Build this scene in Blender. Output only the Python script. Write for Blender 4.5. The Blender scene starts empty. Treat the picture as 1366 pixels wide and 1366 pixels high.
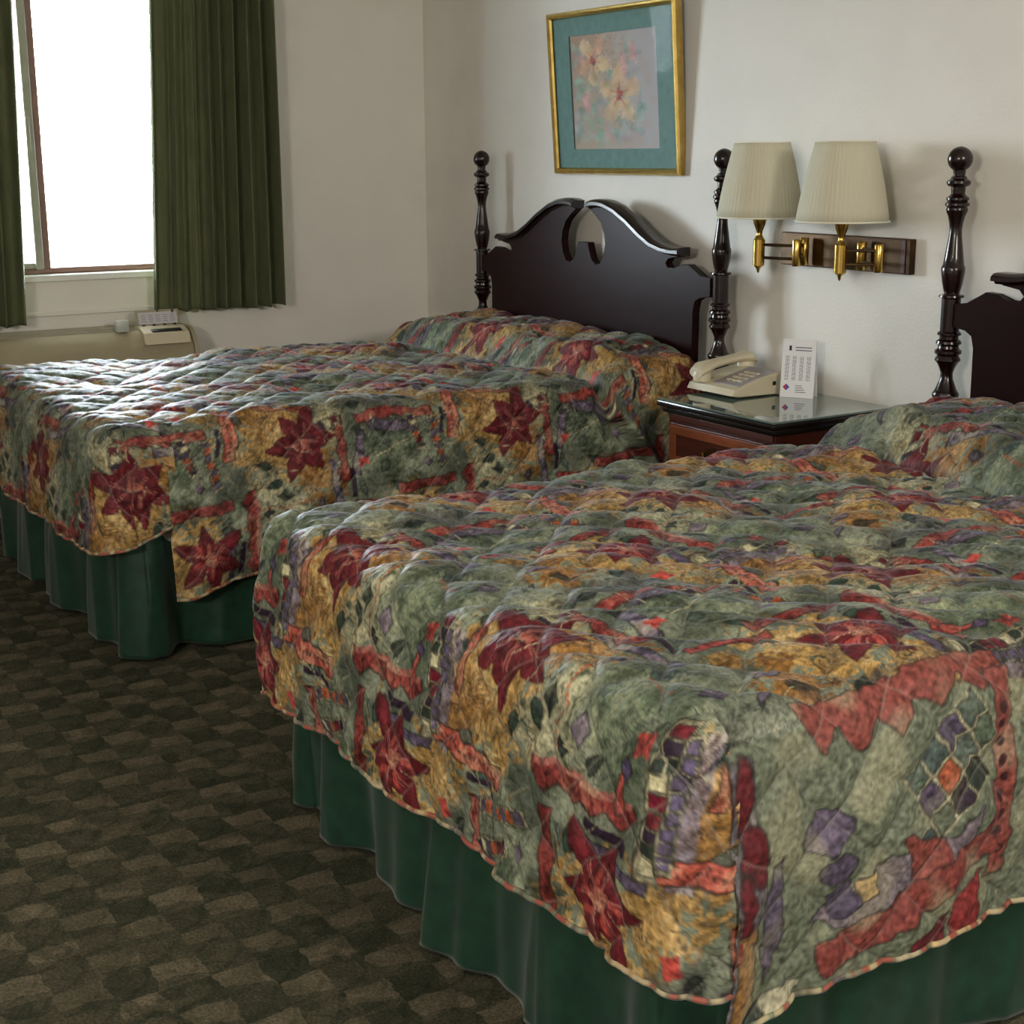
import bpy, bmesh, math, random
import numpy as np
from mathutils import Matrix, Vector

# ------------------------------------------------------------------ camera, world, light, exposure
scene = bpy.context.scene
COL = scene.collection
FPX, PX, PY = 1982.56, 683.0, 683.0
CAM = (5.5904, -3.0601, 1.2815)
yaw, pitch, roll = 1.0145, -0.2367, -0.0053
cyw, syw, cp, sp = math.cos(yaw), math.sin(yaw), math.cos(pitch), math.sin(pitch)
fwd = Vector((-syw * cp, cyw * cp, sp)); right = Vector((cyw, syw, 0)); up = right.cross(fwd)
r2 = math.cos(roll) * right + math.sin(roll) * up
u2 = -math.sin(roll) * right + math.cos(roll) * up
cd = bpy.data.cameras.new('camera'); cam = bpy.data.objects.new('camera', cd); COL.objects.link(cam)
cd.sensor_width = 36; cd.lens = FPX * 36 / 1366; cd.clip_start = 0.05; cd.clip_end = 100
M = Matrix((r2, u2, -fwd)).transposed().to_4x4(); M.translation = Vector(CAM); cam.matrix_world = M
scene.camera = cam

w = bpy.data.worlds.new('overcast_sky'); scene.world = w; w.use_nodes = True
bg = w.node_tree.nodes['Background']; bg.inputs[0].default_value = (0.80, 0.91, 1.0, 1); bg.inputs[1].default_value = 82.0

def area(name, loc, target, sx, sy, power, color, portal=False):
    l = bpy.data.lights.new(name, 'AREA'); l.shape = 'RECTANGLE'; l.size = sx; l.size_y = sy; l.energy = power; l.color = color
    o = bpy.data.objects.new(name, l); COL.objects.link(o); o.location = loc
    o.rotation_euler = (Vector(target) - Vector(loc)).to_track_quat('-Z', 'Y').to_euler()
    if portal: l.cycles.is_portal = True
    return o
area('window_portal', (-0.17, -1.55, 1.5), (2, -1.55, 1.5), 1.2, 1.3, 1, (1, 1, 1), True)
area('front_fill', (5.45, -4.75, 1.65), (3.9, -1.4, 0.75), 0.55, 0.2, 58, (1.0, 0.93, 0.83))  # added off-frame fill, brightens the bed fronts; no such fixture modelled
area('right_fill', (6.95, -1.5, 1.95), (0, -1.2, 1.2), 0.5, 0.3, 52, (1.0, 0.94, 0.84))  # added fill from the right, lifts the window wall; not a real lamp
area('overhead_fill', (3.6, -3.9, 2.38), (3.6, -3.9, 0), 0.3, 0.3, 16, (1.0, 0.94, 0.86))  # added weak fill from above, raises the overall ambient level

scene.view_settings.view_transform = 'Standard'; scene.view_settings.look = 'None'
scene.view_settings.gamma = 1; scene.view_settings.use_curve_mapping = False
scene.view_settings.exposure = 0.0
scene.cycles.use_denoising = True
scene.cycles.max_bounces = 8; scene.cycles.diffuse_bounces = 5
scene.cycles.caustics_reflective = False; scene.cycles.caustics_refractive = False
scene.cycles.sample_clamp_indirect = 4

# ------------------------------------------------------------------ helpers
def lin(c):
    c = np.asarray(c, float) / 255.0
    return np.where(c <= 0.04045, c / 12.92, ((c + 0.055) / 1.055) ** 2.4)
def L4(c): return tuple(lin(c)) + (1.0,)

def tag(o, label=None, cat=None, group=None, kind=None):
    if label: o['label'] = label
    if cat: o['category'] = cat
    if group: o['group'] = group
    if kind: o['kind'] = kind
    return o
def empty(name, loc, rz=0, **k):
    o = bpy.data.objects.new(name, None); COL.objects.link(o); o.location = loc; o.rotation_euler = (0, 0, rz)
    o.empty_display_size = 0.1
    return tag(o, **k)
def link(name, me, mat, parent=None, smooth=False):
    if mat: me.materials.append(mat)
    if smooth: me.polygons.foreach_set('use_smooth', [True] * len(me.polygons))
    o = bpy.data.objects.new(name, me); COL.objects.link(o)
    if parent: o.parent = parent
    return o
def mesh_np(name, V, Fq, colors=None, smooth=True):
    """V (n,3); Fq (m,4) quads"""
    me = bpy.data.meshes.new(name)
    V = np.asarray(V, np.float32); Fq = np.asarray(Fq, np.int32)
    k = Fq.shape[1]
    me.vertices.add(len(V)); me.vertices.foreach_set('co', V.ravel())
    me.loops.add(Fq.size); me.loops.foreach_set('vertex_index', Fq.ravel())
    me.polygons.add(len(Fq)); me.polygons.foreach_set('loop_start', np.arange(0, Fq.size, k, dtype=np.int32))
    me.polygons.foreach_set('use_smooth', np.full(len(Fq), smooth))
    me.update(calc_edges=True); me.validate()
    if colors is not None:
        ca = me.color_attributes.new('dye', 'FLOAT_COLOR', 'POINT')
        c4 = np.ones((len(V), 4), np.float32); c4[:, :3] = colors
        ca.data.foreach_set('color', c4.ravel())
    return me
def grid_faces(ni, nj, off=0):
    i, j = np.meshgrid(np.arange(ni - 1), np.arange(nj - 1), indexing='ij')
    a = (off + i * nj + j).ravel()
    return np.stack([a, a + nj, a + nj + 1, a + 1], 1)
class MB:
    def __init__(s): s.bm = bmesh.new()
    def box(s, x0, x1, y0, y1, z0, z1, bev=0.0, seg=2):
        r = bmesh.ops.create_cube(s.bm, size=1)
        vs = r['verts']
        for v in vs: v.co = Vector(((x0 + x1) / 2 + v.co.x * (x1 - x0), (y0 + y1) / 2 + v.co.y * (y1 - y0), (z0 + z1) / 2 + v.co.z * (z1 - z0)))
        if bev: bmesh.ops.bevel(s.bm, geom=list({e for v in vs for e in v.link_edges}), offset=bev, segments=seg, affect='EDGES', profile=0.5)
        return s
    def lathe(s, prof, c=(0, 0, 0), n=24, cap=True):
        rings = []
        for r, z in prof:
            rings.append([s.bm.verts.new((c[0] + r * math.cos(2 * math.pi * k / n), c[1] + r * math.sin(2 * math.pi * k / n), c[2] + z)) for k in range(n)])
        for a, b in zip(rings, rings[1:]):
            for k in range(n): s.bm.faces.new((a[k], a[(k + 1) % n], b[(k + 1) % n], b[k]))
        if cap:
            try: s.bm.faces.new(rings[0][::-1]); s.bm.faces.new(rings[-1])
            except Exception: pass
        return s
    def tube(s, pts, r, n=10):
        rings = []; pts = [Vector(p) for p in pts]
        for i, p in enumerate(pts):
            t = (pts[min(i + 1, len(pts) - 1)] - pts[max(i - 1, 0)]).normalized()
            a = t.cross(Vector((0, 0, 1)) if abs(t.z) < .9 else Vector((1, 0, 0))).normalized(); b = t.cross(a)
            rings.append([s.bm.verts.new(p + r * (math.cos(2 * math.pi * k / n) * a + math.sin(2 * math.pi * k / n) * b)) for k in range(n)])
        for a, b in zip(rings, rings[1:]):
            for k in range(n): s.bm.faces.new((a[k], a[(k + 1) % n], b[(k + 1) % n], b[k]))
        s.bm.faces.new(rings[0][::-1]); s.bm.faces.new(rings[-1])
        return s
    def prism(s, pts, axis, a0, a1, bev=0):
        """closed outline pts (2D) extruded along axis"""
        def P(u, v, t): return {0: (t, u, v), 1: (u, t, v), 2: (u, v, t)}[axis]
        A = [s.bm.verts.new(P(u, v, a0)) for u, v in pts]; B = [s.bm.verts.new(P(u, v, a1)) for u, v in pts]
        f1 = s.bm.faces.new(A); f2 = s.bm.faces.new(B[::-1]); n = len(pts)
        for k in range(n): s.bm.faces.new((A[k], B[k], B[(k + 1) % n], A[(k + 1) % n]))
        if bev: bmesh.ops.bevel(s.bm, geom=list(f1.edges) + list(f2.edges), offset=bev, segments=2, affect='EDGES', profile=0.5)
        return s
    def build(s, name, mat, parent=None, smooth=False, loc=None):
        bmesh.ops.recalc_face_normals(s.bm, faces=s.bm.faces)
        me = bpy.data.meshes.new(name); s.bm.to_mesh(me); s.bm.free()
        o = link(name, me, mat, parent, smooth)
        if smooth:
            try: me.set_sharp_from_angle(angle=math.radians(38))
            except Exception: pass
        return o

def sheet(pts):
    m = MB(); m.bm.faces.new([m.bm.verts.new(p) for p in pts]); return m

# ------------------------------------------------------------------ materials
def mat(name, color, rough=0.5, metal=0.0, spec=0.5, **k):
    m = bpy.data.materials.new(name); m.use_nodes = True; nt = m.node_tree; b = nt.nodes['Principled BSDF']
    b.inputs['Base Color'].default_value = L4(color); b.inputs['Roughness'].default_value = rough
    b.inputs['Metallic'].default_value = metal; b.inputs['Specular IOR Level'].default_value = spec
    for kk, v in k.items(): b.inputs[kk.replace('_', ' ')].default_value = v
    return m
def N(nt, t, **k):
    n = nt.nodes.new(t)
    for a, v in k.items():
        if a.startswith('i_'): n.inputs[a[2:].replace('_', ' ')].default_value = v
        else: setattr(n, a, v)
    return n
def ramp(nt, stops, interp='LINEAR'):
    n = nt.nodes.new('ShaderNodeValToRGB'); cr = n.color_ramp; cr.interpolation = interp
    while len(cr.elements) < len(stops): cr.elements.new(0.5)
    for e, (p, c) in zip(cr.elements, stops): e.position = p; e.color = L4(c)
    return n
def noise_mat(name, c1, c2, scale, rough=0.5, metal=0.0, bump=0.0, bscale=None, stretch=(1, 1, 1), spec=0.5, detail=6, bdist=0.002, **k):
    m = mat(name, c1, rough, metal, spec, **k); nt = m.node_tree; b = nt.nodes['Principled BSDF']
    tc = N(nt, 'ShaderNodeTexCoord'); mp = N(nt, 'ShaderNodeMapping'); mp.inputs['Scale'].default_value = stretch
    nt.links.new(tc.outputs['Object'], mp.inputs[0])
    n = N(nt, 'ShaderNodeTexNoise', i_Scale=scale, i_Detail=detail); nt.links.new(mp.outputs[0], n.inputs[0])
    r = ramp(nt, [(0.3, c1), (0.7, c2)]); nt.links.new(n.outputs[0], r.inputs[0]); nt.links.new(r.outputs[0], b.inputs['Base Color'])
    if bump:
        n2 = N(nt, 'ShaderNodeTexNoise', i_Scale=bscale or scale, i_Detail=3.0); nt.links.new(mp.outputs[0], n2.inputs[0])
        bp = N(nt, 'ShaderNodeBump', i_Strength=bump, i_Distance=bdist); nt.links.new(n2.outputs[0], bp.inputs['Height']); nt.links.new(bp.outputs[0], b.inputs['Normal'])
    return m
m_wall = noise_mat('painted_plaster', (220, 216, 208), (225, 221, 213), 6, 0.6, bump=0.30, bscale=110, bdist=0.003, spec=0.3)
m_ceil = noise_mat('ceiling_paint', (215, 213, 208), (220, 218, 214), 8, 0.8, bump=0.3, bscale=80)
m_wood = noise_mat('dark_mahogany', (18, 6, 6), (28, 10, 9), 9, 0.2, bump=0.05, bscale=60, stretch=(1, 1, 6), spec=0.5)
m_wood_h = noise_mat('headboard_mahogany', (24, 9, 9), (32, 12, 11), 5, 0.36, bump=0.04, bscale=50, stretch=(1, 4, 6), spec=0.07)
m_cab = noise_mat('cabinet_wood', (58, 22, 15), (80, 33, 20), 6, 0.35, stretch=(1, 1, 8))
m_inlay = noise_mat('orange_inlay_wood', (108, 54, 28), (132, 70, 38), 12, 0.35, stretch=(1, 1, 5))
m_black = mat('black_lacquer', (16, 11, 10), 0.25)
m_brass = mat('polished_brass', (196, 160, 84), 0.2, 1.0)
m_brassd = noise_mat('aged_brass', (58, 40, 22), (78, 56, 30), 20, 0.38, 0.75)
m_gold = noise_mat('gilt_frame', (190, 158, 84), (214, 184, 112), 30, 0.25, 1.0)
m_beige = mat('beige_plastic', (196, 186, 160), 0.4)
m_greyp = mat('grey_keypad', (150, 144, 146), 0.5)
m_dark = mat('black_plastic', (14, 14, 14), 0.4)
m_white = mat('white_card', (228, 229, 232), 0.5)
m_heat = noise_mat('heater_enamel', (150, 140, 114), (158, 148, 122), 10, 0.65, spec=0.25)
m_heat2 = noise_mat('heater_grille_grey', (140, 134, 116), (150, 143, 124), 30, 0.5)
m_alu = noise_mat('bronze_aluminium', (112, 84, 74), (124, 96, 84), 20, 0.45, 0.2)
m_alug = noise_mat('grey_aluminium', (138, 136, 126), (150, 148, 138), 20, 0.45, 0.2)
m_sill = mat('white_sill', (226, 226, 222), 0.4)
m_shade = mat('pleated_shade_linen', (228, 224, 206), 0.8, spec=0.2)
m_mat = noise_mat('green_mat_board', (92, 124, 122), (104, 136, 134), 40, 0.8)
m_mattress = noise_mat('mattress_ticking', (200, 196, 188), (190, 186, 178), 10, 0.9)
m_bulb = mat('bulb_glass', (230, 228, 220), 0.3)

def glass_mat(name, tint, fres=1.5):
    m = bpy.data.materials.new(name); m.use_nodes = True; nt = m.node_tree; nt.nodes.remove(nt.nodes['Principled BSDF'])
    out = nt.nodes['Material Output']; t = N(nt, 'ShaderNodeBsdfTransparent'); t.inputs[0].default_value = tint
    g = N(nt, 'ShaderNodeBsdfGlossy'); g.inputs['Roughness'].default_value = 0.02
    f = N(nt, 'ShaderNodeFresnel', i_IOR=fres); mx = N(nt, 'ShaderNodeMixShader')
    nt.links.new(f.outputs[0], mx.inputs[0]); nt.links.new(t.outputs[0], mx.inputs[1]); nt.links.new(g.outputs[0], mx.inputs[2]); nt.links.new(mx.outputs[0], out.inputs[0])
    return m
m_pane = glass_mat('window_glass', (0.97, 0.99, 0.98, 1), 1.3)
m_picglass = glass_mat('picture_glass', (0.99, 1, 0.99, 1), 1.05)
m_tabglass = mat('glass_table_top', (96, 112, 104), 0.03, spec=0.8); m_tabglass.node_tree.nodes['Principled BSDF'].inputs['Coat Weight'].default_value = 0.6

# cloth materials
def cloth_mat(name, c1, c2, rough, bump=0.3, sheen=0.3, translucent=0.0, stretch=(1, 1, 1), scale=30):
    m = noise_mat(name, c1, c2, scale, rough, bump=bump, bscale=500, stretch=stretch, bdist=0.0006, spec=0.35)
    b = m.node_tree.nodes['Principled BSDF']; b.inputs['Sheen Weight'].default_value = sheen
    if translucent:
        nt = m.node_tree; t = N(nt, 'ShaderNodeBsdfTranslucent'); t.inputs[0].default_value = L4(c2); mx = N(nt, 'ShaderNodeMixShader'); mx.inputs[0].default_value = translucent
        nt.links.new(b.outputs[0], mx.inputs[1]); nt.links.new(t.outputs[0], mx.inputs[2]); nt.links.new(mx.outputs[0], nt.nodes['Material Output'].inputs[0])
    return m
m_curt = cloth_mat('green_curtain_cloth', (80, 86, 56), (94, 98, 68), 0.8, sheen=0.05, translucent=0.05, stretch=(1, 1, 0.3))
m_skirt = cloth_mat('green_skirt_satin', (16, 44, 30), (26, 60, 42), 0.42, sheen=0.15)
m_spread = bpy.data.materials.new('printed_quilt_cotton'); m_spread.use_nodes = True
nt = m_spread.node_tree; b = nt.nodes['Principled BSDF']
at = N(nt, 'ShaderNodeVertexColor', layer_name='dye'); nt.links.new(at.outputs[0], b.inputs['Base Color'])
b.inputs['Roughness'].default_value = 0.58; b.inputs['Specular IOR Level'].default_value = 0.2; b.inputs['Sheen Weight'].default_value = 0.18; b.inputs['Sheen Roughness'].default_value = 0.25; b.inputs['Sheen Tint'].default_value = (.72, .82, 1.0, 1)
tc = N(nt, 'ShaderNodeTexCoord'); nz_ = N(nt, 'ShaderNodeTexNoise', i_Scale=260.0, i_Detail=2.0); nt.links.new(tc.outputs['Object'], nz_.inputs[0])
bp_ = N(nt, 'ShaderNodeBump', i_Strength=0.25, i_Distance=0.001); nt.links.new(nz_.outputs[0], bp_.inputs['Height']); nt.links.new(bp_.outputs[0], b.inputs['Normal'])
m_print = bpy.data.materials.new('watercolour_print'); m_print.use_nodes = True
nt = m_print.node_tree; b = nt.nodes['Principled BSDF']
at = N(nt, 'ShaderNodeVertexColor', layer_name='dye'); nt.links.new(at.outputs[0], b.inputs['Base Color']); b.inputs['Roughness'].default_value = 0.7

# carpet
def carpet():
    m = bpy.data.materials.new('patterned_carpet'); m.use_nodes = True; nt = m.node_tree; b = nt.nodes['Principled BSDF']; lk = nt.links.new
    b.inputs['Roughness'].default_value = 0.95; b.inputs['Specular IOR Level'].default_value = 0.1
    tc = N(nt, 'ShaderNodeTexCoord'); n1 = N(nt, 'ShaderNodeTexNoise', i_Scale=16.0, i_Detail=4.0); lk(tc.outputs['Object'], n1.inputs[0])
    sub = N(nt, 'ShaderNodeVectorMath', operation='SUBTRACT'); sub.inputs[1].default_value = (0.5, 0.5, 0.5); lk(n1.outputs['Color'], sub.inputs[0])
    sc = N(nt, 'ShaderNodeVectorMath', operation='SCALE'); sc.inputs['Scale'].default_value = 0.045; lk(sub.outputs[0], sc.inputs[0])
    ad = N(nt, 'ShaderNodeVectorMath', operation='ADD'); lk(tc.outputs['Object'], ad.inputs[0]); lk(sc.outputs[0], ad.inputs[1])
    s = 1 / 0.078
    dv = N(nt, 'ShaderNodeVectorMath', operation='SCALE'); dv.inputs['Scale'].default_value = s; lk(ad.outputs[0], dv.inputs[0])
    ck = N(nt, 'ShaderNodeTexChecker', i_Scale=1.0); ck.inputs[1].default_value = (0, 0, 0, 1); ck.inputs[2].default_value = (1, 1, 1, 1)
    of = N(nt, 'ShaderNodeVectorMath', operation='ADD'); of.inputs[1].default_value = (0, 0, 0.5); lk(dv.outputs[0], of.inputs[0]); lk(of.outputs[0], ck.inputs[0])
    # diagonal split inside each square, second smaller set of leaf-like arcs
    fr = N(nt, 'ShaderNodeVectorMath', operation='FRACTION'); lk(dv.outputs[0], fr.inputs[0])
    sx = N(nt, 'ShaderNodeSeparateXYZ'); lk(fr.outputs[0], sx.inputs[0])
    def mt(op, a, bb=None, c=None):
        n = N(nt, 'ShaderNodeMath', operation=op)
        for i, v in enumerate((a, bb, c)):
            if v is None: continue
            if isinstance(v, (int, float)): n.inputs[i].default_value = v
            else: lk(v, n.inputs[i])
        return n.outputs[0]
    X, Y = sx.outputs[0], sx.outputs[1]
    d1 = mt('SQRT', mt('ADD', mt('POWER', X, 2.0), mt('POWER', Y, 2.0)))
    arc = mt('LESS_THAN', mt('ABSOLUTE', mt('SUBTRACT', d1, 0.92)), 0.06)
    d2 = mt('SQRT', mt('ADD', mt('POWER', mt('SUBTRACT', X, 1.0), 2.0), mt('POWER', Y, 2.0)))
    arc2 = mt('LESS_THAN', mt('ABSOLUTE', mt('SUBTRACT', d2, 0.62)), 0.05)
    inside = mt('GREATER_THAN', mt('SUBTRACT', d1, d2), 0.25)
    wn = N(nt, 'ShaderNodeTexWhiteNoise'); fl = N(nt, 'ShaderNodeVectorMath', operation='FLOOR'); lk(dv.outputs[0], fl.inputs[0]); lk(fl.outputs[0], wn.inputs[0])
    n2 = N(nt, 'ShaderNodeTexNoise', i_Scale=170.0, i_Detail=5.0, i_Roughness=0.8); lk(tc.outputs['Object'], n2.inputs[0])
    n3 = N(nt, 'ShaderNodeTexNoise', i_Scale=22.0, i_Detail=4.0); lk(tc.outputs['Object'], n3.inputs[0])
    v = mt('MULTIPLY', ck.outputs[1], 0.20)
    v = mt('ADD', v, mt('MULTIPLY', wn.outputs[0], 0.16)); v = mt('ADD', v, mt('MULTIPLY', mt('SUBTRACT', n2.outputs[0], 0.34), 1.25)); v = mt('ADD', v, mt('MULTIPLY', n3.outputs[0], 0.34))
    v = mt('SUBTRACT', v, mt('MULTIPLY', mt('MULTIPLY', inside, ck.outputs[1]), 0.16))
    v = mt('SUBTRACT', v, mt('MULTIPLY', arc, 0.07)); v = mt('SUBTRACT', v, mt('MULTIPLY', arc2, 0.05))
    r = ramp(nt, [(0.05, (24, 28, 20)), (0.40, (54, 56, 42)), (0.66, (86, 80, 64)), (1.0, (132, 120, 100))]); lk(v, r.inputs[0]); lk(r.outputs[0], b.inputs['Base Color'])
    bp = N(nt, 'ShaderNodeBump', i_Strength=0.8, i_Distance=0.004); lk(n2.outputs[0], bp.inputs['Height']); lk(bp.outputs[0], b.inputs['Normal'])
    return m
m_carpet = carpet()

# ------------------------------------------------------------------ room shell
XR, YF, ZC = 7.2, -5.2, 2.44
def struct(name, o): o['kind'] = 'structure'; return o
struct('floor', MB().box(0, XR, YF, 0, -0.1, 0).build('floor', m_carpet))
struct('ceiling', MB().box(0, XR, YF, 0, ZC, ZC + 0.1).build('ceiling', m_ceil))
struct('wall_back', MB().box(-0.2, XR + .2, 0, 0.15, -.1, ZC + .1).build('wall_back', m_wall))
struct('wall_right', MB().box(XR, XR + 0.15, YF, 0, -.1, ZC + .1).build('wall_right', m_wall))
struct('wall_front', MB().box(-0.2, XR + .2, YF - 0.15, YF, -.1, ZC + .1).build('wall_front', m_wall))
WY0, WY1, WZ0, WZ1 = -2.12, -0.95, 0.855, 2.12          # window opening
wl = MB(); wl.box(-0.16, 0, YF, WY0, -.1, ZC + .1); wl.box(-0.16, 0, WY1, 0, -.1, ZC + .1)
wl.box(-0.16, 0, WY0, WY1, -.1, WZ0 - 0.025); wl.box(-0.16, 0, WY0, WY1, WZ1, ZC + .1)
struct('wall_left', wl.build('wall_left', m_wall))
win = empty('window_1', (-0.09, (WY0 + WY1) / 2, WZ0), kind='structure'); wy = (WY0 + WY1) / 2
def W(mb, name, m, par=win, **k):
    o = mb.build(name, m, par, **k); o.location = (0.09, -wy, -WZ0); return o
fr = MB(); fr.box(-0.12, -0.06, WY0, WY1, WZ0, WZ0 + 0.022, .004); fr.box(-0.12, -0.06, WY0, WY1, WZ1 - .05, WZ1, .004)
fr.box(-0.12, -0.06, WY0, WY0 + .05, WZ0 + .05, WZ1 - .05, .004); fr.box(-0.12, -0.06, WY1 - .05, WY1, WZ0 + .05, WZ1 - .05, .004)
W(fr, 'window_frame', m_alu)
W(MB().box(-0.115, -0.055, -1.588, -1.560, WZ0 + .018, WZ1 - .05, .005), 'mullion', m_alu)
W(MB().box(-0.100, -0.040, -1.620, -1.588, WZ0 + .018, WZ1 - .05, .005), 'sash_stile', m_alug)
W(MB().box(-0.040, -0.028, -1.622, -1.606, 1.30, 1.42, .003), 'sash_latch', m_alug)
W(MB().box(-0.105, -0.050, WY0 + .05, -1.620, WZ0 + .02, WZ0 + .042, .004), 'bottom_rail', m_alug)
W(sheet([(-.09, WY0 + .05, WZ0 + .02), (-.09, -1.60, WZ0 + .02), (-.09, -1.60, WZ1 - .05), (-.09, WY0 + .05, WZ1 - .05)]), 'pane', m_pane)
W(sheet([(-.08, -1.57, WZ0 + .02), (-.08, WY1 - .05, WZ0 + .02), (-.08, WY1 - .05, WZ1 - .05), (-.08, -1.57, WZ1 - .05)]), 'pane', m_pane)
W(MB().box(-0.158, 0.012, WY0, WY1, WZ0 - .024, WZ0, .004), 'window_sill', m_sill)
struct('trim_1', MB().box(0.0, 0.010, -2.3, -1.14, 0.705, 0.722, .003).build('trim_1', m_wall))
struct('baseboard_back', MB().box(0.01, XR, -0.012, 0, 0, 0.09, .003).build('baseboard_back', m_wall))
struct('baseboard_left', MB().box(0.0, 0.012, -1.08, -0.012, 0, 0.09, .003).build('baseboard_left', m_wall))

m_conc = noise_mat('outdoor_concrete', (150, 148, 142), (165, 162, 156), 3, 0.9)
struct('sky_block_slab', MB().box(-3.0, -0.161, -8, 3, 2.24, 2.36).build('sky_block_slab', m_ceil))      # unseen overhang, added to keep high sky light off bed and heater
struct('ground_outside', MB().box(-40, -0.161, -30, 25, -0.3, -0.15).build('ground_outside', m_conc))

# ------------------------------------------------------------------ periodic noise + textile print
rng = np.random.default_rng(7)
def fnoise(shape, beta_lo, beta_hi, seed, aniso=(1, 1)):
    r = np.random.default_rng(seed); f = np.fft.rfft2(r.standard_normal(shape))
    ky = np.fft.fftfreq(shape[0])[:, None] * shape[0] * aniso[0]; kx = np.fft.rfftfreq(shape[1])[None] * shape[1] * aniso[1]
    k = np.hypot(ky, kx); g = np.where((k >= beta_lo) & (k <= beta_hi), 1 / np.maximum(k, 1) ** 1.0, 0)
    n = np.fft.irfft2(f * g, s=shape); return n / n.std()
TU, TV, PPC = 55.0, 66.0, 10
NU, NV = int(TU * PPC), int(TV * PPC)
vv, uu = np.meshgrid((np.arange(NV) + .5) / PPC, (np.arange(NU) + .5) / PPC, indexing='ij')
w1, w2 = fnoise((NV, NU), 3, 14, 1), fnoise((NV, NU), 3, 14, 2)
w3, w4 = fnoise((NV, NU), 14, 50, 3), fnoise((NV, NU), 14, 50, 4)
UU = uu + .24 * w1 + .03 * w3; VV = vv + .24 * w2 + .03 * w4
nA = fnoise((NV, NU), 4, 60, 5); nB = fnoise((NV, NU), 20, 160, 6); nC = fnoise((NV, NU), 2, 10, 8); nS = fnoise((NV, NU), 8, 200, 9, (.25, 1))
C_SAGE, C_SAGE2, C_DKG, C_GOLD, C_GOLD2, C_CREAM = (100, 108, 90), (134, 140, 118), (42, 52, 44), (182, 144, 80), (156, 110, 52), (190, 182, 142)
C_MAR, C_COR, C_PINK, C_PUR, C_PURD, C_INK, C_ORG = (104, 28, 36), (138, 54, 48), (170, 100, 88), (88, 76, 98), (46, 30, 48), (34, 36, 32), (176, 84, 44)
mixn = lambda a, b, t: a + (b - a) * t[..., None]
sm = lambda x, a, b: np.clip((x - a) / (b - a), 0, 1) ** 2 * (3 - 2 * np.clip((x - a) / (b - a), 0, 1))
tile = mixn(lin(C_SAGE), lin(C_SAGE2), sm(nC + .6 * nA, -1.2, 1.4))
tile = mixn(tile, lin((84, 96, 76)), .55 * sm(nS, .2, 1.6))
def loc(cu, cv):
    return (UU - cu + TU / 2) % TU - TU / 2, (VV - cv + TV / 2) % TV - TV / 2
def sdf_poly(x, y, pts):
    d = np.full(x.shape, 1e9); ins = np.zeros(x.shape, bool); n = len(pts)
    for i in range(n):
        x0, y0 = pts[i]; x1, y1 = pts[(i + 1) % n]; ex, ey = x1 - x0, y1 - y0
        t = np.clip(((x - x0) * ex + (y - y0) * ey) / (ex * ex + ey * ey + 1e-9), 0, 1)
        d = np.minimum(d, (x - x0 - t * ex) ** 2 + (y - y0 - t * ey) ** 2)
        c = ((y0 > y) != (y1 > y)) & (x < (x1 - x0) * (y - y0) / ((y1 - y0) if y1 != y0 else 1e-9) + x0); ins ^= c
    return np.where(ins, -1, 1) * np.sqrt(d)
def put(sd, color, soft=.12, var=.22, edge=None, ew=.13, ea=.75, alpha=1.0, light=.0):
    global tile
    c = lin(color) * (1 + var * np.clip(nA + .5 * nB, -2.2, 2.2))[..., None]
    if light: c = mixn(c, lin(C_CREAM), light * sm(nC + .7 * nA, 0, 1.8))
    a = alpha * (1 - sm(sd, -soft, soft)); tile = mixn(tile, np.clip(c, 0, 1), a)
    if edge is not None:
        a = ea * (1 - sm(np.abs(sd) - ew, 0, .12)); tile = mixn(tile, np.broadcast_to(lin(edge), tile.shape), a)
def poly(cu, cv, pts, color, **k):
    x, y = loc(cu, cv); put(sdf_poly(x, y, pts), color, **k)
def ell(cu, cv, ru, rv, color, ang=0, rag=.0, **k):
    x, y = loc(cu, cv); c, s = math.cos(ang), math.sin(ang); X, Y = x * c + y * s, -x * s + y * c
    put((np.sqrt((X / ru) ** 2 + (Y / rv) ** 2) - 1 + rag * nA * .25) * min(ru, rv), color, **k)
def rect(cu, cv, hu, hv, color, ang=0, **k):
    c, s = math.cos(ang), math.sin(ang)
    poly(cu, cv, [(a * c - b_ * s, a * s + b_ * c) for a, b_ in ((-hu, -hv), (hu, -hv), (hu, hv), (-hu, hv))], color, **k)
def line(pts, wdt, color, alpha=.8, dots=None):
    global tile
    for (x0, y0), (x1, y1) in zip(pts, pts[1:]):
        cx, cy = (x0 + x1) / 2, (y0 + y1) / 2; x, y = loc(cx, cy); ex, ey = x1 - x0, y1 - y0; ll = math.hypot(ex, ey)
        t = np.clip((x * ex + y * ey) / ll ** 2 + .5, 0, 1); d = np.hypot(x - (t - .5) * ex, y - (t - .5) * ey)
        a = alpha * (1 - sm(d, wdt * .6, wdt * 1.3))
        if dots: a = a * (np.sin(t * ll * dots * 2 * np.pi) > -.2)
        tile = mixn(tile, np.broadcast_to(lin(color), tile.shape), a)
def petal(cu, cv, ang, ln, wd, color, **k):
    pts = []
    for q in range(15):
        t = q / 14; pts.append((t * ln, wd * math.sin(math.pi * t ** .75) ** .9))
    pts += [(a, -b_) for a, b_ in pts[::-1][1:-1]]
    c, s = math.cos(ang), math.sin(ang); poly(cu, cv, [(a * c - b_ * s, a * s + b_ * c) for a, b_ in pts], color, **k)
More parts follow.
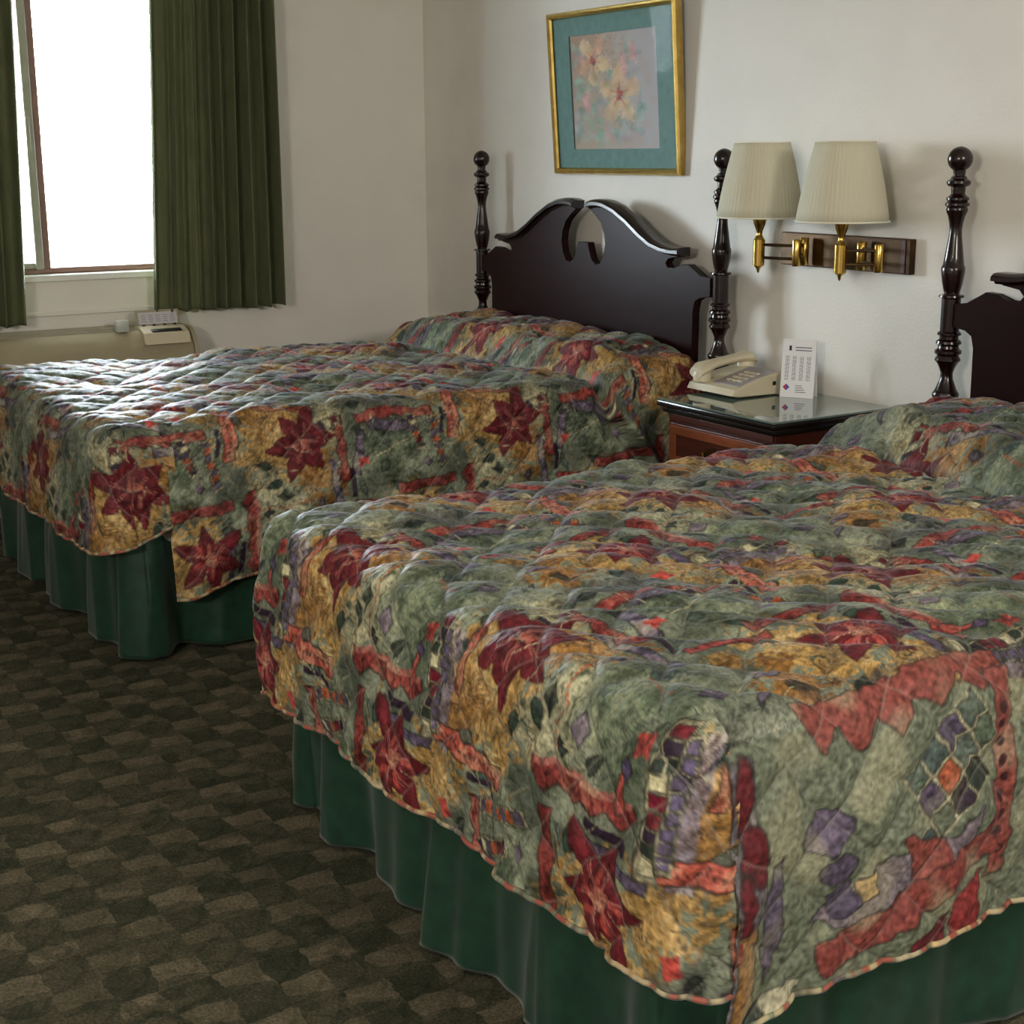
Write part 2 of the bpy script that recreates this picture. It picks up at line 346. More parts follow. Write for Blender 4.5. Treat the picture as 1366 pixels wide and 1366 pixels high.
# golden grounds
ell(-3, 7, 11, 13, C_GOLD, .3, rag=1.3, soft=.5, edge=C_INK, ea=.35, light=.35)
ell(8, 62, 9, 6, C_GOLD2, -.3, rag=1.5, soft=.5, light=.2)
ell(-9, 13, 6, 9, C_GOLD2, .2, rag=1.3, soft=.8, light=.1, alpha=.8)
ell(26, 35, 11, 12, C_GOLD, 0, rag=1.4, soft=.6, edge=C_INK, ea=.35, light=.3)
ell(33, 46, 7, 4.5, C_GOLD2, .2, rag=1.3, soft=.6)
ell(38, 26, 5.5, 7, C_GOLD, .4, rag=1.5, soft=.6, light=.25)
ell(10, 10, 4, 5, C_CREAM, .5, rag=1, soft=.8, alpha=.7)
ell(16, 5, 4, 7, C_CREAM, -.3, rag=1.3, soft=1.2, alpha=.55)
ell(49, 57, 7, 4, C_CREAM, .2, rag=1.3, soft=1, alpha=.6)
# sage and dark foliage with streaks
ell(27, 2, 9, 8, (104, 118, 92), 0, rag=1.3, soft=1.5, light=.25, alpha=.9)
ell(3, 38, 8, 8, (92, 106, 84), 0, rag=1.4, soft=1.5, light=.2, alpha=.9)
ell(44, 40, 5, 8, (100, 100, 98), 0, rag=1.4, soft=1.5, alpha=.8)
for cu, cv, a in ((27, 2, .3), (3, 38, 1.2), (46, 10, -.4), (20, 56, .8), (40, 60, .1), (0, 27, 1.9), (34, 12, .9)):
    for q in range(9):
        an = a + (q - 4) * .16; r0, r1 = 1.5, 6.5 + 1.8 * math.sin(q * 2.1)
        line([(cu + r0 * math.cos(an), cv + r0 * math.sin(an)), (cu + r1 * math.cos(an + .12), cv + r1 * math.sin(an + .12))], .13, C_INK, .55)
rr = random.Random(5)
for q in range(26):   # dark leaves
    cu, cv = rr.uniform(0, 55), rr.uniform(0, 66)
    if math.hypot((cu + 27.5) % 55 - 27.5, (cv + 33) % 66 - 33) < 11 or math.hypot(cu - 27, cv - 31) < 11: continue
    petal(cu, cv, rr.uniform(0, 6.28), rr.uniform(3, 6), rr.uniform(.6, 1.3), rr.choice([C_DKG, (62, 78, 58), (76, 92, 84), C_PUR]), edge=C_INK, var=.3, alpha=.85)
for cu, cv, a, l_, w_ in ((9, 6, 1.2, 5, 1.2), (-4, 18, .4, 6, 1.4), (-2, 21, 2.6, 5, 1.2), (6, 9, 1.9, 5, 1.0), (20, 24, -1.2, 6, 1.2), (36, 36, .6, 6, 1.3), (16, 36, 2.2, 6, 1.2), (-10, 3, 2.3, 5, 1.0)):
    petal(cu, cv, a, l_, w_, (52, 70, 58), edge=C_INK, var=.3)
# purple / lavender bands
rect(14, 56, 9, 1.2, C_PUR, -.12, edge=C_INK, var=.3, light=.4)
rect(4, 49.5, 6, 1.2, (112, 98, 118), .12, edge=C_INK, var=.3, light=.4)
rect(41, 12, 1.7, 9.5, (130, 118, 132), .05, var=.3, light=.5, alpha=.8)
rect(30, 21.5, 7, .9, C_PUR, .05, var=.3, edge=C_INK)
rect(53, 38, 1.2, 6, (110, 98, 116), .1, var=.3, light=.3, edge=C_INK)
# coral bars
def zig(cu, cv, l_, h, n, ang, color, **k):
    pts = [(-l_ / 2, -h / 2), (l_ / 2, -h / 2)]
    for q in range(n * 2 + 1):
        t = 1 - q / (n * 2); pts.append((-l_ / 2 + l_ * t, h / 2 * (1.1 if q % 2 else .2)))
    c, s = math.cos(ang), math.sin(ang); poly(cu, cv, [(a * c - b_ * s, a * s + b_ * c) for a, b_ in pts], color, **k)
zig(22, 15, 23, 3.8, 4, -.05, C_COR, edge=C_INK, var=.28, light=.12)
rect(22, 13.4, 11, .5, C_PINK, -.05, var=.2, light=.4)
rect(46, 19.3, 11.5, 1.7, (176, 82, 66), .06, edge=C_INK, var=.3, light=.35)
line([(36, 19), (56, 20)], .35, C_INK, .8, dots=.9)
zig(3, 54.6, 17, 3.2, 3, -.08, C_COR, edge=C_INK, var=.28, light=.15)
line([(-4, 55.2), (10, 54.2)], .18, C_INK, .7, dots=1.4)
rect(14.5, 29, 1.3, 9.5, C_COR, -.07, edge=C_INK, var=.28, light=.2)
rect(18.3, 44, 1.1, 7, (150, 52, 46), .05, edge=C_INK, var=.28, light=.1)
rect(49.5, 38, 1.4, 12, C_COR, -.06, edge=C_INK, var=.28, light=.2)
rect(45, 3, .9, 8, (160, 60, 50), .1, edge=C_INK, var=.28, light=.25, alpha=.9)
rect(28, 18.3, 4.4, .8, C_PURD, .08, var=.2); rect(52, 23, 3.5, .7, C_PURD, .1, var=.2); rect(12, 51.6, 4, .7, C_PURD, -.1, var=.2)
# check strips
def checks(u0, v0, du, dv, n, sz, pal, cols=1):
    a = math.atan2(dv, du); ll = math.hypot(du, dv)
    rect(u0 + du / 2, v0 + dv / 2, ll / 2 + sz * .3, sz * (.62 * cols + .1), (142, 136, 108), a, var=.25, edge=C_INK, ew=.06)
    for q in range(n):
        for c_ in range(cols):
            t = (q + .5) / n; off = (c_ - (cols - 1) / 2) * sz * 1.15
            rect(u0 + du * t - math.sin(a) * off, v0 + dv * t + math.cos(a) * off, ll / n * .42, sz * .5, pal[(q * 2 + c_ * 3 + q * c_) % len(pal)], a, edge=C_INK, ew=.05, var=.2)
P1 = [C_MAR, C_CREAM, C_PUR, C_DKG, C_MAR, (86, 104, 92), C_PURD]
checks(37, 1, -.6, 19, 9, 2.3, [C_MAR, C_CREAM, C_PURD, (110, 20, 40), C_DKG])
checks(39.4, 3, -.5, 16, 8, 1.7, [C_PUR, (140, 124, 140), (96, 84, 116), C_CREAM])
checks(-5, 33.5, 9, -3.4, 6, 2.0, [C_PURD, C_ORG, C_CREAM, C_MAR, C_PUR])
checks(-4, 27, 13, -3.6, 7, 1.9, [C_PUR, C_CREAM, C_ORG, C_DKG])
checks(50, 55, 2, 9, 5, 1.9, [C_MAR, C_PURD, C_CREAM])
# diamonds
for cu, cv, r_, c_ in ((13, 5.5, 1.9, C_DKG), (21, 7, 1.8, C_PUR), (17, 10.3, 1.3, (54, 66, 60)), (-2, 49.5, 1.6, C_DKG), (-2.5, 44.5, 1.8, C_PUR), (31, 8.5, 1.5, (84, 70, 100)), (46, 49, 1.7, C_DKG), (8, 29, 1.6, C_PUR), (24, 60, 1.7, (66, 82, 76)), (33, 59, 1.6, C_PUR)):
    poly(cu, cv, [(0, -r_ * 1.25), (r_ * .95, 0), (0, r_ * 1.25), (-r_ * .95, 0)], c_, edge=C_INK, ew=.06, var=.25, light=.15)
line([(14.8, -1), (16.4, 5), (15.6, 12)], .28, C_ORG, .9, dots=.95)
line([(24, 62), (31, 63.2)], .28, C_ORG, .9, dots=.95)
line([(2, 34), (6, 44)], .14, C_CREAM, .8)
# small coral blooms
for cu, cv in ((7, 48), (33, 5), (-6, 39), (41, 31)):
    for q in range(4): petal(cu, cv, q * 1.57 + .5, 2.1, .8, (176, 66, 56), var=.25)
petal(30, 15, -1.57, 6, 1.2, (190, 84, 70), edge=C_INK, light=.2)
# scribble curls on the gold
def curl(cu, cv, r_, ph, turns=1.3, col=C_INK):
    pts = [(cu + r_ * (1 - t * .7) * math.cos(ph + t * turns * 6.28), cv + r_ * (1 - t * .7) * math.sin(ph + t * turns * 6.28)) for t in np.linspace(0, 1, 12)]
    line(pts, .12, col, .7)
for cu, cv, r_, ph in ((6, 9, 1.8, 0), (4, 13, 1.5, 2), (9, 12, 1.3, 4), (-8, 9, 1.4, 1), (31, 38, 1.7, 1), (34, 41, 1.4, 3), (22, 40, 1.5, 5), (36, 28, 1.3, 0), (8, 60, 1.2, 2), (-11, 14, 1.2, 2)): curl(cu, cv, r_, ph)
for q in range(14):
    cu, cv, an = rr.uniform(-12, 8), rr.uniform(4, 20), rr.uniform(1.0, 2.2); line([(cu, cv), (cu + 3 * math.cos(an), cv + 3 * math.sin(an)), (cu + 5 * math.cos(an + .3), cv + 5 * math.sin(an + .3))], .09, (110, 84, 40), .6)
# big maroon blooms
def bloom(cu, cv, R_, ph, n=6, col=C_MAR):
    for q in range(n):
        a = ph + q * 2 * math.pi / n + .12 * math.sin(q * 3.1); l_ = R_ * (1 + .14 * math.sin(q * 2.3 + ph))
        petal(cu + .7 * math.cos(a), cv + .7 * math.sin(a), a, l_, R_ * .25, col, edge=(60, 8, 16), ew=.08, var=.22)
        for s_ in (-.08, .08): line([(cu + 1.2 * math.cos(a + s_), cv + 1.2 * math.sin(a + s_)), (cu + .5 * l_ * math.cos(a + s_), cv + .5 * l_ * math.sin(a + s_))], .16, C_PINK, .75)
    ell(cu, cv, 1.5, 1.3, (178, 96, 80), 0, rag=1.2, light=.3)
bloom(0, 0, 9.6, .35); bloom(27, 27.5, 9.0, .9)
for q in range(5): petal(27 + 2 * math.cos(q), 27.5 + 2 * math.sin(q), q * 1.3, 3.6, .5, (176, 70, 60), alpha=.8)
for q in range(150):   # loose ink strokes over everything
    cu, cv, an, l_ = rr.uniform(0, 55), rr.uniform(0, 66), rr.uniform(0, 6.28), rr.uniform(1.2, 3.4)
    pts = [(cu, cv)]
    for k in range(4): an += rr.uniform(-.5, .5); pts.append((pts[-1][0] + l_ * .5 * math.cos(an), pts[-1][1] + l_ * .5 * math.sin(an)))
    line(pts, rr.uniform(.06, .12), rr.choice([C_INK, C_INK, (60, 50, 60), C_CREAM]), .65)
tile = np.clip(tile * (1 + .16 * nB[..., None]) * (1 + .14 * nC[..., None]) * (1 - .14 * np.clip(nS, 0, 2))[..., None] * .80, .004, .9)
_g = tile.mean(-1, keepdims=True); tile = np.clip(_g + (tile - _g) * .93, .006, .9)

def samp(arr, x, y):
    """wrap bilinear; x,y in pixels"""
    h, w_ = arr.shape[:2]; x = x - .5; y = y - .5; x0 = np.floor(x).astype(int); y0 = np.floor(y).astype(int); fx, fy = x - x0, y - y0
    if arr.ndim == 3: fx, fy = fx[:, None], fy[:, None]
    g = lambda a, b_: arr[b_ % h, a % w_]
    return (g(x0, y0) * (1 - fx) + g(x0 + 1, y0) * fx) * (1 - fy) + (g(x0, y0 + 1) * (1 - fx) + g(x0 + 1, y0 + 1) * fx) * fy
NZ1 = fnoise((512, 512), 3, 9, 21); NZ2 = fnoise((512, 512), 10, 40, 22); NZ3 = fnoise((1024, 1024), 60, 220, 23)
def nz(arr, x, y, L): s = arr.shape[0]; return samp(arr, x / L * s, y / L * s)
def ss(x, a, b_): t = np.clip((x - a) / (b_ - a), 0, 1); return t * t * (3 - 2 * t)

# ------------------------------------------------------------------ bedspread
def bedspread(name, label, x0, x1, yh, yf, zt, step, ysplit, hem_foot, hem_side, hem_wrap, pa, crease, seed, overlay=None):
    R = .075; RQ = R * math.pi / 2
    cx0, cx1, cyf = x0 + R, x1 - R, yf + R
    Vs, Fs, Ps, St = [], [], [], []; off = 0
    def add(X, Y, Z, A, B, Dd, nx, ny, nzv, lift):
        nonlocal off
        ni, nj = X.shape
        # quilting: diamonds stitched on the diagonal
        S = .098; p = (A + B) / 1.4142 / S; q = (A - B) / 1.4142 / S
        p = p + .05 * nz(NZ1, A.ravel(), B.ravel(), 1.0).reshape(p.shape); q = q + .05 * nz(NZ1, B.ravel() + .3, A.ravel(), 1.0).reshape(p.shape)
        dp = np.abs((p % 1) - .5) * 2; dq = np.abs((q % 1) - .5) * 2          # 1 at stitch line
        puff = (1 - dp ** 3.5) * (1 - dq ** 3.5)
        a, b_ = A.ravel() + seed * .37, B.ravel() + seed * .21
        fine = nz(NZ3, a, b_, 1.6).reshape(X.shape) * .00028 * (.4 + puff) + nz(NZ2, a, b_, .9).reshape(X.shape) * .00055
        crink = np.abs(nz(NZ3, a * 1.7, b_ * .8, 1.6).reshape(X.shape)) * -.0007 * (np.maximum(dp, dq) ** 4)
        h = .0085 * puff + fine + crink + .0022 * nz(NZ1, a, b_, 1.3).reshape(X.shape) + lift
        X = X + nx * h; Y = Y + ny * h; Z = Z + nzv * h
        Vs.append(np.stack([X, Y, Z], -1).reshape(-1, 3)); Fs.append(grid_faces(ni, nj, off)); Ps.append(np.stack([A, B], -1).reshape(-1, 2)); St.append(np.maximum(dp, dq).ravel()); off += ni * nj
        return Vs[-1].reshape(ni, nj, 3)
    def pillow(X, Y, w_=1.0):
        """raise over the pillows, tucked crease in front of them"""
        t = (X - x0) / (x1 - x0); cr = crease[0] + (crease[1] - crease[0]) * t + .015 * np.sin(X * 9)
        b_ = -Y
        edge = ss(t, -.02, .16) * ss(1 - t, -.02, .20)
        r_ = .085 * (1 - ss(b_, cr - .105, cr + .005)) * (.35 + .65 * edge) * (1 - .25 * ss(.25 - b_, 0, .2))
        c_ = -.045 * np.exp(-((b_ - cr - .014) / .016) ** 2) * ss(t, .0, .1)
        return (r_ + c_) * w_
    # top
    na, nb = int((cx1 - cx0) / step) + 1, int((yh - cyf) / step) + 1
    ax = np.linspace(cx0, cx1, na); by = np.linspace(yh, cyf, nb); X, Y = np.meshgrid(ax, by, indexing='ij')
    sag = .006 * nz(NZ1, X.ravel(), Y.ravel(), 2.2).reshape(X.shape)
    Z = zt + pillow(X, Y) + sag
    add(X, Y, Z, X, -Y, X * 0, 0, 0, 1, 0)
    hems = []
    def strip(P, OUT, A0, B0, dirpat, hem, mode, push, s_=None):
        """P (n,2) core boundary points; OUT (n,2) outward; pattern = (A0,B0)+d*dirpat"""
        n = len(P); Dm = RQ + (zt - R - hem)                      # per column length
        nd = int(Dm.max() / step) + 1; T = np.linspace(0, 1, nd)
        Dd = T[None] * Dm[:, None]
        phi = np.minimum(Dd / R, math.pi / 2); offr = R * np.sin(phi); drop = np.maximum(Dd - RQ, 0)
        z = zt - R * (1 - np.cos(phi)) - drop; f = np.clip(drop / .35, 0, 1.3)
        rip = nz(NZ1, (s_[:, None] + .25 * Dd + seed).ravel(), (Dd * .35 + seed).ravel(), 1.1).reshape(Dd.shape)
        rip2 = nz(NZ2, (s_[:, None] + .3 * Dd + seed).ravel(), (Dd * .22 + seed * .7).ravel(), 1.3).reshape(Dd.shape)
        bulge = .010 * np.sin(np.clip(drop / .3, 0, 1) * math.pi) + f * (.008 * rip + .0022 * rip2) + push(s_)[:, None] * f + .012 * f
        offr = offr + bulge
        X = P[:, :1] + OUT[:, :1] * offr; Y = P[:, 1:] + OUT[:, 1:] * offr
        wgt = 1 - ss(Dd, RQ * .5, RQ + .22)
        X0, Y0 = np.broadcast_to(P[:, :1], X.shape), np.broadcast_to(P[:, 1:], X.shape)
        sagc = .006 * nz(NZ1, X0.ravel(), Y0.ravel(), 2.2).reshape(X.shape)
        z = z + pillow(X0, Y0) * wgt + sagc * wgt
        if mode == 'side':   # tucked cloth falls in a slanted fold below the pillow
            crz = crease[1] - .01 - drop * .75
            fold = np.exp(-((-Y0 - crz) / .022) ** 2) * ss(Dd, .02, .12) - .8 * np.exp(-((-Y0 - crz - .035) / .02) ** 2) * ss(Dd, .02, .12)
            X = X + OUT[:, :1] * .034 * fold
            X = X + OUT[:, :1] * .03 * (1 - ss(-Y0, crease[1] - .1, crease[1])) * ss(Dd, .02, .2) * .6
        if mode == 'foot_cont':
            A = A0[:, None] + (dirpat[0][:, None] * offr if dirpat[0] is not None else 0); B = B0[:, None] + Dd
        else:
            A = A0[:, None] + dirpat[0] * Dd; B = B0[:, None] + dirpat[1] * Dd
        nx, ny, nzv = OUT[:, :1] * np.sin(phi), OUT[:, 1:] * np.sin(phi), np.cos(phi)
        fade = ss(Dm[:, None] - Dd, 0, .03)
        v = add(X, Y, z, A, B, Dd, nx, ny, nzv, 0)
        hems.append((v[:, -1].copy(), np.stack([A[:, -1], B[:, -1]], -1)))
    one = lambda n: np.ones(n)
    # far side
    n = int((yh - cyf) / step) + 1; ys = np.linspace(yh, cyf, n)
    strip(np.stack([one(n) * cx0, ys], 1), np.stack([-one(n), 0 * ys], 1), one(n) * cx0, -ys, (-1, 0), one(n) * hem_side, 'far', lambda s_: 0 * s_, -(ys - cyf))
    # far foot corner fan (pattern carries on from the foot)
    nf = 40; th = np.linspace(math.pi / 2, 0, nf)
    strip(np.stack([one(nf) * cx0, one(nf) * cyf], 1), np.stack([-np.sin(th), -np.cos(th)], 1), one(nf) * cx0, one(nf) * -cyf, (-th, 1), np.linspace(hem_side, hem_foot, nf), 'foot_cont', lambda s_: .012 * np.sin(th * 2), (math.pi / 2 - th) * R)
    # foot
    n = int((cx1 - cx0) / step) + 1; xs = np.linspace(cx0, cx1, n)
    strip(np.stack([xs, one(n) * cyf], 1), np.stack([0 * xs, -one(n)], 1), xs, one(n) * -cyf, (0, 1), one(n) * hem_foot, 'foot', lambda s_: 0 * s_, R * math.pi / 2 + xs - cx0)
    SE = R * math.pi / 2 + cx1 - cx0
    # near foot corner fan + wrapped-round piece
    th = np.linspace(0, math.pi / 2, nf)
    strip(np.stack([one(nf) * cx1, one(nf) * cyf], 1), np.stack([np.sin(th), -np.cos(th)], 1), one(nf) * cx1, one(nf) * -cyf, (th, 1), np.linspace(hem_foot, hem_wrap[0], nf), 'foot_cont', lambda s_: .012 * np.sin(th * 2), SE + th * R)
    if ysplit > cyf + .01:
        n = int((ysplit - cyf) / step) + 2; ys = np.linspace(cyf, ysplit + .02, n)
        strip(np.stack([one(n) * cx1, ys], 1), np.stack([one(n), 0 * ys], 1), one(n) * cx1 + R * math.pi / 2 + (ys - cyf), one(n) * -cyf, (one(n) * 0, 1), np.linspace(hem_wrap[0], hem_wrap[1], n), 'foot_cont', lambda s_: -.008 + 0 * s_, SE + R * math.pi / 2 + ys - cyf)
    # near side panel
    ys0 = ysplit; n = int((yh - ys0) / step) + 1; ys = np.linspace(yh, ys0, n)
    dedge = (ys - ys0)
    hs = hem_side - .035 * np.exp(-(dedge / .12) ** 2)
    if ysplit > cyf + .01:   # keep the bed edge closed above the wrapped piece
        pass
    strip(np.stack([one(n) * cx1, ys], 1), np.stack([one(n), 0 * ys], 1), one(n) * cx1, -ys, (1, 0), hs, 'side', lambda s_: .006 * np.exp(-(dedge / .05) ** 2), SE + R * math.pi / 2 + ys - cyf)
    V = np.concatenate(Vs); F = np.concatenate(Fs); P = np.concatenate(Ps)
    u = (P[:, 0] - pa[0]) * 100; v = (P[:, 1] - pa[1]) * 100
    colr = samp(tile, (u % TU) * PPC, (v % TV) * PPC)
    if overlay is not None: colr = overlay(P, colr)
    stw = .24 * ss(np.concatenate(St), .955, .99)          # quilting thread
    colr = mixn(colr, lin((150, 146, 136)), stw)
    o = link(name, mesh_np(name, V, F, colr), m_spread)
    # bound hem: a small tube along every lower edge
    rk = 6; r_ = .0045; hv, hf, hc, ho = [], [], [], 0
    for pts, pat in hems:
        m_ = len(pts); t = np.gradient(pts, axis=0); t /= np.linalg.norm(t, axis=1)[:, None] + 1e-9
        upv = np.array([0, 0, 1.]); sd = np.cross(t, upv); sd /= np.linalg.norm(sd, axis=1)[:, None] + 1e-9
        for k in range(rk):
            a = 2 * math.pi * k / rk; hv.append(pts + r_ * (math.cos(a) * sd + math.sin(a) * upv))
        base = ho + np.arange(rk)[:, None] * m_ + np.arange(m_ - 1)[None]
        nxt = ho + ((np.arange(rk) + 1) % rk)[:, None] * m_ + np.arange(m_ - 1)[None]
        hf.append(np.stack([base, base + 1, nxt + 1, nxt], -1).reshape(-1, 4)); ho += rk * m_
        c_ = samp(tile, ((pat[:, 0] * 1.0 - pa[0]) * 100 % TU) * PPC, ((pat[:, 1] + .1 - pa[1]) * 100 % TV) * PPC)
        q = nz(NZ2, pat[:, 0] * 1., pat[:, 1], .7); c_ = mixn(np.where((q < -.5)[:, None], lin(C_COR), c_), lin((176, 160, 128)), .75 * ss(q, .3, 1.2) + .15)
        hc += [c_] * rk
    hb = link('hem_binding', mesh_np('hem_binding', np.concatenate(hv), np.concatenate(hf), np.concatenate(hc)), m_spread, o)
    tag(o, label, 'bedspread')
    return o

def overlay2(P, c):
    """printed patches that only the near side panel shows (m: B along the bed, ae down from the edge)"""
    A, B = P[:, 0], P[:, 1]; ae = A - 4.243
    idx = np.where((ae > 0.02) & (B < 1.975) & (B > 1.2) & (A < 4.9))[0]
    x = (B[idx] + .002 * nz(NZ2, A[idx], B[idx], .8)) * 100; y = (ae[idx] + .002 * nz(NZ2, B[idx], A[idx], .8)) * 100
    o = c[idx].copy(); n1 = np.clip(nz(NZ2, A[idx], B[idx], .35), -2, 2); n2 = np.clip(nz(NZ1, A[idx], B[idx], .6), -2, 2)
    def pt(sd, col, ink=True, var=.2, light=.0):
        nonlocal o
        cc = lin(col) * (1 + var * n1)[:, None]
        if light: cc = mixn(cc, lin(C_CREAM), light * ss(n2, -.2, 1.6))
        o = mixn(o, cc, 1 - ss(sd, -.15, .15))
        if ink: o = mixn(o, lin(C_INK), .65 * (1 - ss(np.abs(sd), .08, .28)))
    def pg(pts, col, **k): pt(sdf_poly(x, y, pts), col, **k)
    pg([(140, 8), (196, 7), (197, 42), (140, 46)], (110, 118, 96), ink=False, light=.35)
    pg([(196.5, 9), (193, 9), (191.5, 24), (193, 40), (197, 44)], (112, 104, 108), light=.4)
    pg([(188.5, 22), (191.5, 27), (190, 40), (187.5, 36)], (100, 88, 110), light=.3)
    pg([(184, 6), (181, 10.5), (178, 7.2), (174.5, 12), (171, 7.5), (167.5, 11.5), (164, 7), (160, 10), (156, 6.5), (152, 9), (147, 5.5), (147, 3.2), (184, 4)], (140, 66, 56), light=.35)
    pg([(150.5, 6), (146.5, 6), (145.8, 20), (146.8, 36), (150.2, 36), (149.6, 20)], (140, 66, 56), light=.3)
    for q in range(9): pt(np.hypot(x - 148.3, y - 11 - q * 2.6) - .8, (70, 34, 38), ink=False)
    ang = .62; ca, sa = math.cos(ang), math.sin(ang)
    pal = {(0, 0): C_ORG, (-1, 0): C_PUR, (0, 1): C_PURD, (1, 0): (96, 110, 100), (1, 1): C_DKG, (0, -1): (74, 90, 84), (-1, 1): (84, 98, 84), (1, -1): C_PUR, (2, -1): (80, 96, 88), (-1, -1): (96, 110, 96), (2, 0): (90, 104, 84), (-2, 1): (70, 92, 92)}
    QQ = []
    for (i, j), cl in pal.items():
        cx_, cy_ = 159 - (i * ca + j * sa) * 4.1, 19 + (-i * sa + j * ca) * 4.1
        h = 1.75; q = [(cx_ - a * ca - b_ * sa, cy_ - a * sa + b_ * ca) for a, b_ in ((-h, -h), (h, -h), (h, h), (-h, h))]
        h2 = 2.1; q2 = [(cx_ - a * ca - b_ * sa, cy_ - a * sa + b_ * ca) for a, b_ in ((-h2, -h2), (h2, -h2), (h2, h2), (-h2, h2))]
        QQ.append((q, cl)); pg(q2, (170, 164, 130), ink=False)
    for q, cl in QQ: pg(q, cl, light=.15)
    pt(np.hypot((x - 181) / 4.2, (y - 21) / 3) * 3 - 3, (104, 90, 114), light=.35); pt(np.hypot((x - 179) / 3.0, (y - 26.5) / 2.2) * 2.4 - 2.4, (88, 76, 98), light=.2)
    pg([(183, 33), (170, 27), (158, 27.5), (152, 24), (155, 31), (168, 33), (176, 36)], (122, 108, 118), light=.3)
    pg([(168, 25), (160, 27), (157, 33), (165, 33)], (140, 66, 56), light=.3)
    pg([(182, 37), (166, 32.5), (150, 27.5), (148, 32), (160, 36), (168, 38.5), (181, 42)], (140, 62, 54), light=.4)
    pg([(181, 30), (177, 28.5), (175, 32.5), (179, 34)], (88, 78, 100)); pg([(176, 29), (172.5, 28.5), (172, 32), (175, 32)], C_GOLD, light=.3)
    for cx_, cy_, rx_, ry_ in ((194.5, 13.5, 1.6, 5), (193, 21, 2.0, 4), (195, 27.5, 1.3, 5)): pt((np.hypot((x - cx_) / rx_, (y - cy_) / ry_) - 1) * rx_, C_MAR)
    pg([(196, 31), (192.6, 30), (191.6, 43), (196, 45)], C_GOLD2, light=.4)
    pg([(190, 42), (184, 41), (186, 47), (190, 49)], (188, 182, 150)); pg([(176, 42), (169, 46), (178, 50)], C_GOLD, light=.2); pg([(166, 41), (158, 38), (160, 47), (166, 47)], C_MAR); pg([(157, 37.5), (151, 34), (152, 43), (158, 44)], (140, 40, 40))
    for k_ in range(7):
        sx, sy = 193 - k_ * 6.3, 24 + 8 * math.sin(k_ * 2.1); d = np.abs((x - sx) * .35 + (y - sy) * .94 + .8 * np.sin(x * .4 + k_)); o = mixn(o, lin(C_INK), .4 * (1 - ss(d, .05, .2)) * (np.abs(x - sx) < 4))
    o = o * (1 - .18 * np.clip(nz(NZ3, A[idx], B[idx], 1.2), -1.5, 2))[:, None]; g_ = o.mean(1, keepdims=True); o = np.clip((g_ + (o - g_) * .85) * .78, .005, .9)
    out = c.copy(); out[idx] = o; return out

X1a, X1b, X2a, X2b = 0.665, 2.005, 2.985, 4.315
YFT, ZT = -2.03, 0.622
bedspread('bedspread', 'quilted floral patchwork bedspread on the far bed, nearer the window', X1a, X1b, -0.15, YFT, ZT, .0045,
          -1.86, .300, .205, (.325, .365), (2.06 - .55 * 4, .83), (.58, .50), 1.0)
bedspread('bedspread', 'quilted floral patchwork bedspread on the near bed, in the foreground', X2a, X2b, -0.15, YFT, ZT - .005, .0028,
          -1.967, .280, .232, (.268, .26), (3.35, .67), (.60, .76), 2.3, overlay2)

# ------------------------------------------------------------------ bed skirts
def skirt(label, x0, x1, yf, ztop, seed, puddle, pleats):
    xi0, xi1, yi = x0 + .012, x1 - .05, yf + .062; step = .008
    path = []   # (x,y,outx,outy)
    for y in np.arange(-.1, yi + .05, -step): path.append((xi0, y, -1, 0))
    for t in np.linspace(0, math.pi / 2, 12): path.append((xi0 + .05 - .05 * math.cos(t), yi + .05 - .05 * math.sin(t), -math.cos(t), -math.sin(t)))
    i1 = len(path)
    for x in np.arange(xi0 + .05, xi1 - .05, step): path.append((x, yi, 0, -1))
    i2 = len(path)
    for t in np.linspace(0, math.pi / 2, 16): path.append((xi1 - .05 + .05 * math.sin(t), yi + .05 - .05 * math.cos(t), math.sin(t), -math.cos(t)))
    for y in np.arange(yi + .05, -.1, step): path.append((xi1, y, 1, 0))
    P = np.array(path); n = len(P); nd = 36; T = np.linspace(0, 1, nd)[None]
    s_ = np.arange(n) * step
    f = (.024 * nz(NZ1, s_ * 1.0 + seed, s_ * 0 + seed, 1.0) + .0035 * nz(NZ2, s_ + seed, s_ * 0, 2.6))[:, None] * (T ** .8)
    f = f + .006 * T
    f = np.minimum(f, .022)
    for px_, amp, wd in pleats:      # sharp pleat edges on the foot side, at x = px_
        d = P[:, 0] - px_; m_ = np.zeros(n); m_[i1:i2] = 1
        f = f + (amp * np.where(d > 0, np.exp(-d / wd), np.exp(d / .012)) * m_)[:, None] * (T ** .7)
    z = ztop + (.012 - ztop) * T + 0 * f
    if puddle:
        cpx, cpy = xi1, yi + .06; dd = np.hypot(P[:, 0] - cpx, P[:, 1] - cpy)
        f = f + (puddle * np.exp(-(dd / .16) ** 2))[:, None] * T ** 1.6
        f = f + (.05 * np.exp(-((P[:, 0] - xi0) ** 2 + (P[:, 1] - yi) ** 2) / .02))[:, None] * T ** 1.6 * 0
    X = P[:, :1] + P[:, 2:3] * f; Y = P[:, 1:2] + P[:, 3:4] * f
    V = np.stack([X, Y, z + 0 * X], -1).reshape(-1, 3)
    o = link('bed_skirt', mesh_np('bed_skirt', V, grid_faces(n, nd)), m_skirt)
    so = o.modifiers.new('thickness', 'SOLIDIFY'); so.thickness = .002; so.offset = -1
    return tag(o, label, 'bed skirt')
skirt('dark green bed skirt under the far bed, gathered at its foot corner', X1a, X1b, YFT, .40, .2, .012, [(.95, .02, .06), (1.35, .02, .08), (1.62, .014, .07)])
skirt('dark green bed skirt under the near bed in the foreground', X2a, X2b, YFT, .34, .63, .02, [(3.62, .032, .12), (3.95, .010, .12)])

